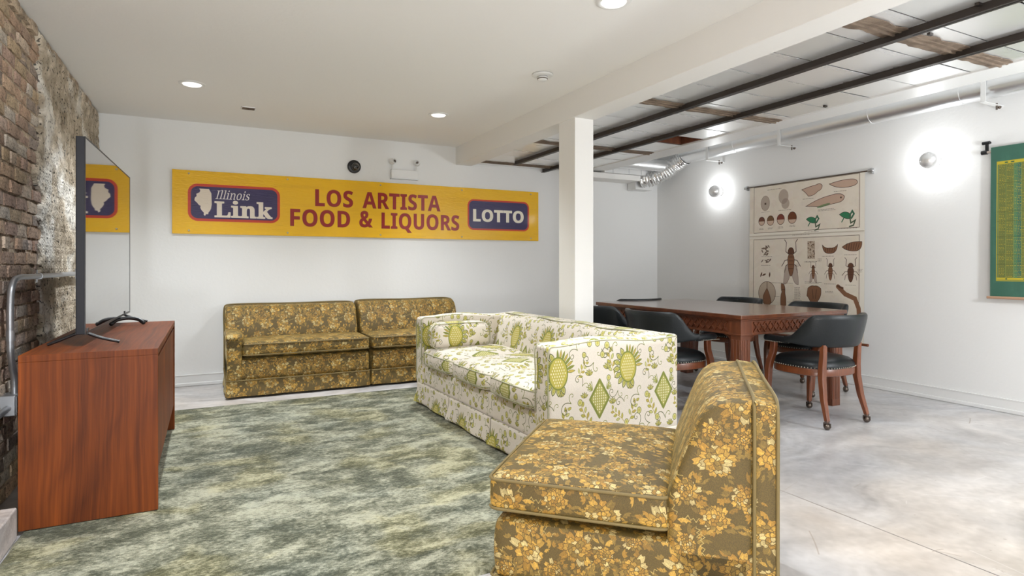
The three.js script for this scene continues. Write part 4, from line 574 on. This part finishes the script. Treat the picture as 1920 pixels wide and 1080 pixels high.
// ---------------------------------------------------------------- floral sofa
{
  const L = 2.05, dp = 0.93, H = 0.722, armW = 0.135, ang = -Math.PI / 2 + 0.03;
  // front line from (1.53, D 4.76) to (1.59, D 2.71)
  const mid = [1.562, 3.735], back = [Math.cos(0.03), Math.sin(0.03)], ctr = [mid[0] + back[0] * dp / 2, mid[1] + back[1] * dp / 2];
  const t = thing('floral_sofa', 'long cream sofa printed with green flowers and diamonds', 'sofa', [ctr[0], 0.012, -ctr[1]], ang);
  const C = M.crewel, P = M.crewelPipe, zf = dp / 2, zb = -dp / 2, third = (L - 0.02) / 3;
  const hang = (len) => soft(len, 0.158, 0.02, 0.008, { n: [16, 5, 2], deform: (v, Hh) => { const k = Math.max(0, 0.3 - v.y / Hh[1]); v.z += 0.012 * k + 0.005 * k * Math.sin(v.x * 14) + 0.011 * k * Math.abs(v.x / Hh[0]) ** 14; } });
  for (let k = 0; k < 3; k++) part('skirt_panel', fin2(hang(third - 0.024).translate((k - 1) * third, 0.1, zf - 0.010)), C, t);
  for (const s of [-1, 1]) part('skirt_panel', fin2(hang(dp - 0.03).rotateY(s * Math.PI / 2).translate(s * (L / 2 - 0.008), 0.1, 0)), C, t); part('skirt_panel', fin2(hang(L - 0.02).rotateY(Math.PI).translate(0, 0.1, zb + 0.010)), C, t);
  part('base', soft(L - 0.02, 0.17, dp - 0.06, 0.02, { y: 0.238, n: [20, 8, 12] }), C, t);
  part('shade_block', bx(L - 0.1, 0.09, dp - 0.12, 0, 0.09, 0), M.darkVoid, t);  // near-black block, the shade behind the skirt gaps put into its colour
  // seat cushions
  const sw = (L - 2 * armW) / 3, sd = 0.665;
  for (let k = 0; k < 3; k++) {
    const x = (k - 1) * sw, z = zf - sd / 2 + 0.012, Hc = [(sw - 0.008) / 2, 0.064, sd / 2], pf = puff(0.03, 0, 0.022);
    const bend = (v, Hh) => { pf(v, Hh); const e = (Math.abs(v.x) / Hh[0]) ** 7; if (v.y > 0) v.y -= 0.03 * e * v.y / Hh[1]; if (v.z > 0) v.z -= 0.055 * e * v.z / Hh[2]; };
    const cu = part('seat_cushion', soft(Hc[0] * 2, 0.128, sd, 0.04, { x, y: 0.4, z, n: [26, 10, 24], deform: bend }), C, t);
    for (const s of [-1, 1]) { const lp = []; for (let q = 0; q < 80; q++) { const a = q / 80 * 6.28319, c = Math.cos(a), sn = Math.sin(a), m = 14, r = 1 / (Math.abs(c) ** m + Math.abs(sn) ** m) ** (1 / m), v = V(c * r * Hc[0] * 0.995, s * 0.043, sn * r * Hc[2] * 0.995); bend(v, Hc); lp.push([v.x + x, v.y + 0.4, v.z + z]); } part('piping', tube(lp, 0.0042, true, 200, 6), P, cu); }
  }
  // backrest with sloping face and rounded, gently waved crest
  const zi = zf - sd + 0.03, prof = [[zi, 0.30], [zi - 0.01, 0.46], [zi - 0.05, 0.60], [zi - 0.075, 0.67], [zi - 0.10, 0.705], [zi - 0.14, H], [zb + 0.03, H + 0.002], [zb + 0.008, H - 0.012], [zb, 0.68], [zb, 0.16]];
  part('backrest', fin2(extrude(prof.map(([z, y]) => [-z, y]), L - 2 * armW + 0.05, { bevel: 0.02, seg: 4, angle: 0.9 }).rotateY(Math.PI / 2).translate(-(L - 2 * armW + 0.05) / 2, 0, 0)), C, t);
  const crest = []; for (let k = 0; k <= 16; k++) { const x = mix(-L / 2 + armW, L / 2 - armW, k / 16); crest.push([x, H - 0.0 + 0.004 * Math.sin(k * 1.4), zi - 0.135 + 0.012 * Math.sin(k * 1.1)]); } part('piping', tube(crest, 0.0045, false, 80, 6), P, t);
  // arms
  for (const s of [-1, 1]) {
    const x = s * (L / 2 - armW / 2), wave = (z) => 0.010 * Math.sin(z * 9 + 0.6), a = part('arm', soft(armW, H - 0.16, dp - 0.004, 0.022, { x, y: 0.16 + (H - 0.16) / 2, n: [8, 16, 30], deform: (v, Hh) => { v.y += sm(0, 1, v.y / Hh[1]) * wave(v.z); v.x += s * 0.006 * (1 - (v.y / Hh[1]) ** 2) * (1 - (v.z / Hh[2]) ** 2); } }), C, t);
    const edge = []; for (let k = 0; k <= 20; k++) { const z = mix(zf - 0.02, zb + 0.02, k / 20); edge.push([s * (L / 2 - 0.004), H - 0.012 + wave(z), z]); } part('piping', tube([[s * (L / 2 - 0.004), 0.2, zf - 0.004], [s * (L / 2 - 0.004), 0.5, zf - 0.004], [s * (L / 2 - 0.004), H - 0.05, zf - 0.004], ...edge], 0.0038, false, 110, 6), P, a);
    part('piping', tube([[s * (L / 2 - armW + 0.004), 0.34, zf - 0.002], [s * (L / 2 - armW + 0.004), 0.55, zf - 0.002], [s * (L / 2 - armW + 0.006), H - 0.02, zf - 0.01], [s * (L / 2 - armW + 0.008), H - 0.004 + wave(zf - 0.1), zf - 0.1], [s * (L / 2 - armW + 0.008), H - 0.004 + wave(0.1), 0.1]], 0.0038, false, 60, 6), P, a);
  }
  const pl = thing('bolster_pillow', 'floral arm pillow propped at the far end of floral sofa', 'pillow', [1.80, 0.59, -4.475], ang + Math.PI / 2);
  part('cover', soft(0.50, 0.185, 0.16, 0.06, { n: [22, 12, 10], deform: puff(0.018, 0.012, 0.02) }), C, pl); part('piping', tube([...roundRect(0.505, 0.19, 0.05, 0)].map(([a, b, c]) => [a, c, 0.055]), 0.0038, true, 90, 6), P, pl);
}
// ---------------------------------------------------------------- dining table
{
  const x0 = 3.45, x1 = 4.66, d0 = 3.10, d1 = 4.93, H = 0.783, t = thing('dining_table', 'long dark wooden table with carved apron and square legs', 'table', [(x0 + x1) / 2, 0, -(d0 + d1) / 2]), w = x1 - x0, l = d1 - d0;
  part('table_top', rb(w, 0.032, l, 0.006, 0, H - 0.016, 0, 3), M.tableTop, t);
  part('top_moulding', rb(w - 0.03, 0.012, l - 0.03, 0.004, 0, H - 0.038, 0), M.table, t);
  const ap = 0.104, ay = H - 0.044 - ap / 2, ins = 0.055;
  const lattice = (len) => { const o = [], step = 0.062, n = Math.floor((len - 0.02) / step), s0 = -n * step / 2; for (let k = 0; k < n; k++) for (const s of [-1, 1]) { const g = bx(Math.hypot(step, 0.072), 0.009, 0.014); g.rotateZ(s * Math.atan2(0.072, step)); g.translate(s0 + (k + 0.5) * step, 0, 0); o.push(g); } o.push(bx(len, 0.008, 0.009, 0, 0.043, 0), bx(len, 0.008, 0.009, 0, -0.043, 0)); for (let k = 0; k < n; k++) o.push(fin(cyl(0.008, 0.008, 0.01, 0, 0, 0, 8, 'z').translate(s0 + (k + 0.5) * step, 0, 0))); return mergeGeometries(o); };
  for (const [len, turn, px, pz] of [[l - 0.26, Math.PI / 2, w / 2 - ins, 0], [l - 0.26, -Math.PI / 2, -w / 2 + ins, 0], [w - 0.26, 0, 0, l / 2 - ins], [w - 0.26, Math.PI, 0, -l / 2 + ins]]) {
    const a = part('apron', rb(len + 0.06, ap, 0.024, 0.002), M.table, t); a.position.set(px, ay, pz); a.rotation.y = turn;
    const c = part('carved_lattice', lattice(len), M.table, a); c.position.z = 0.015;
    part('apron_bead', rb(len + 0.06, 0.012, 0.034, 0.004, 0, -ap / 2, 0.002), M.table, a);
  }
  for (const sx of [-1, 1]) for (const sz of [-1, 1]) {
    const lx = sx * (w / 2 - 0.085), lz = sz * (l / 2 - 0.085), g = [rb(0.115, ap + 0.004, 0.115, 0.004, lx, ay, lz), rb(0.124, 0.014, 0.124, 0.004, lx, ay - ap / 2, lz), rb(0.098, ay - ap / 2, 0.098, 0.004, lx, (ay - ap / 2) / 2, lz)];
    for (let k = -1; k < 2; k++) for (const f of [-1, 1]) { g.push(rb(0.02, 0.54, 0.008, 0.003, lx + k * 0.029, 0.325, lz + f * 0.049)); g.push(rb(0.008, 0.54, 0.02, 0.003, lx + f * 0.049, 0.325, lz + k * 0.029)); }
    const leg = part('leg', g, M.table, t);
    const br = [[0, 0], [0.10, 0], [0.10, -0.014], [0.07, -0.022], [0.045, -0.042], [0.03, -0.075], [0.016, -0.1], [0, -0.12]];
    for (const [tx, tz, rot] of [[-sx, 0, 0], [0, -sz, 1]]) { const e = extrude(br, 0.024, { bevel: 0.002, seg: 1 }); e.translate(0.049, 0, -0.012); if (rot) e.rotateY(tz > 0 ? -Math.PI / 2 : Math.PI / 2); else if (tx < 0) e.rotateY(Math.PI); e.translate(lx, ay - ap / 2 - 0.002, lz); part('bracket', uvm(e), M.table, leg); }
  }
}
// ---------------------------------------------------------------- captain chairs
function captainChair(label, p, turn) {
  const t = thing('captain_chair', label, 'chair', p, turn, 'black leather captain chairs round the table'); t.userData.base = 'captain_chair';
  // +z is the front. seat: wooden rim with a domed leather pad
  const plan = (a) => { const c = Math.cos(a), s = Math.sin(a), n = 2.7, r = 1 / (Math.abs(c) ** n + Math.abs(s) ** n) ** (1 / n); return [r * c, r * s]; };
  const ringGeo = (rows) => { const N = 56, pos = [], idx = []; rows.forEach(([k, y]) => { for (let i = 0; i < N; i++) { const [c, s] = plan(i / N * 6.28319); pos.push(c * 0.252 * k, y, s * 0.25 * k + 0.005); } }); for (let r = 0; r + 1 < rows.length; r++) for (let i = 0; i < N; i++) { const j = (i + 1) % N, a = r * N; idx.push(a + i, a + N + i, a + j, a + j, a + N + i, a + N + j); } const g = new THREE.BufferGeometry(); g.setAttribute('position', new THREE.Float32BufferAttribute(pos, 3)); g.setIndex(idx); return smooth(g.toNonIndexed(), 0.8); };
  part('seat_rail', ringGeo([[0.001, 0.355], [0.97, 0.355], [1, 0.36], [1.005, 0.40], [0.99, 0.408], [0.9, 0.408], [0.001, 0.408]]), M.chairWood, t);
  const seat = part('seat', ringGeo([[0.985, 0.404], [1.0, 0.412], [1.0, 0.428], [0.96, 0.452], [0.86, 0.47], [0.66, 0.482], [0.36, 0.488], [0.001, 0.489]]), M.leather, t);
  const nails = []; for (let i = 0; i < 76; i++) { const [c, s] = plan(i / 76 * 6.28319); nails.push(ball(0.0045, c * 0.2545, 0.414, s * 0.2525 + 0.005, 6)); }
  part('nail_trim', mergeGeometries(nails), M.brassNail, seat, 'brass nail heads').userData.kind = 'stuff';
  // backrest: a barrel band, tall at the rear, sloping down to the arms
  const N = 60, K = 14, pos = [], idx = [], amax = 1.62;
  for (let i = 0; i <= N; i++) {
    const a = mix(-amax, amax, i / N), f = Math.abs(a), k = sm(0.86, 1.55, f), yt = mix(0.8, 0.635, k), yb = mix(0.565, 0.585, k), th = mix(0.026, 0.03, k);
    for (let j = 0; j < K; j++) {
      const q = j / K * 6.28319, yy = mix(yb, yt, 0.5 + 0.5 * Math.sign(Math.sin(q)) * Math.abs(Math.sin(q)) ** 0.45), o = th * Math.sign(Math.cos(q)) * Math.abs(Math.cos(q)) ** 0.6, fl = (yy - 0.58) * 0.22 * (1 - k), r = 0.275 + o + fl;
      pos.push(Math.sin(a) * r * 1.06, yy, -Math.cos(a) * (r * 0.98) - 0.005);
    }
  }
  for (let i = 0; i < N; i++) for (let j = 0; j < K; j++) { const a = i * K + j, b = i * K + (j + 1) % K; idx.push(a, b, a + K, b, b + K, a + K); }
  for (const e of [0, N * K]) for (let j = 1; j < K - 1; j++) idx.push(...(e ? [e, e + j, e + j + 1] : [e, e + j + 1, e + j]));
  const bg = new THREE.BufferGeometry(); bg.setAttribute('position', new THREE.Float32BufferAttribute(pos, 3)); bg.setIndex(idx); part('backrest', smooth(bg.toNonIndexed(), 0.9), M.leather, t);
  for (const s of [-1, 1]) {
    const a = part('armrest', soft(0.066, 0.05, 0.24, 0.022, { n: [6, 6, 10], deform: (v) => { v.x += -s * 0.02 * sm(0, 0.12, v.z); } }).translate(s * 0.29, 0.602, 0.095), M.leather, t);
    const nl = []; for (let k = 0; k < 18; k++) nl.push(ball(0.004, s * 0.324 - s * 0.02 * sm(0, 0.12, k / 17 * 0.22 - 0.11), 0.584, 0.205 - k / 17 * 0.22, 6)); part('nail_trim', mergeGeometries(nl), M.brassNail, a).userData.kind = 'stuff';
    const legs = [['front', [[s * 0.235, 0.058, 0.215, 0.015, 0.015], [s * 0.24, 0.2, 0.215, 0.019, 0.019], [s * 0.245, 0.36, 0.205, 0.023, 0.023], [s * 0.25, 0.42, 0.19, 0.023, 0.024], [s * 0.262, 0.5, 0.15, 0.021, 0.024], [s * 0.278, 0.56, 0.13, 0.02, 0.023], [s * 0.286, 0.592, 0.13, 0.02, 0.024]]], ['rear', [[s * 0.222, 0.058, -0.262, 0.015, 0.015], [s * 0.208, 0.2, -0.225, 0.019, 0.02], [s * 0.196, 0.34, -0.205, 0.022, 0.023], [s * 0.193, 0.42, -0.204, 0.022, 0.023], [s * 0.192, 0.5, -0.21, 0.02, 0.021], [s * 0.194, 0.585, -0.215, 0.019, 0.019]]]];
    for (const [, l] of legs) { const g = part('leg', vloft(l), M.chairWood, t), [x, , z] = l[0]; part('caster', [ball(0.024, x, 0.024, z, 14), cyl(0.013, 0.017, 0.02, x, 0.055, z, 14), bx(0.012, 0.03, 0.052, x, 0.034, z)], M.casterMetal, g); }
  }
  return t;
}
{
  const c = captainChair('black captain chair at the near end of the table, seen from behind', [4.065, 0, -2.965], Math.PI);
  const h = Math.PI / 2;
  copyOf(c, 'black captain chair on the chart wall side, nearest the green chart', [4.885, 0, -3.66], -h);
  copyOf(c, 'black captain chair in front of the insect chart, far half of table', [4.93, 0, -4.62], -h);
  copyOf(c, 'black captain chair at the far end of the table by the back wall', [4.07, 0, -5.2], 0);
  copyOf(c, 'black captain chair between the floral sofa and table, right of column', [3.27, 0, -3.66], h);
  copyOf(c, 'black captain chair partly hidden behind the white column', [3.27, 0, -4.4], h);
}
scene.traverse((o) => { if (o.isMesh) { o.castShadow = true; o.receiveShadow = true; } if (o.isLight) o.castShadow = true; });
renderer.render(scene, camera);
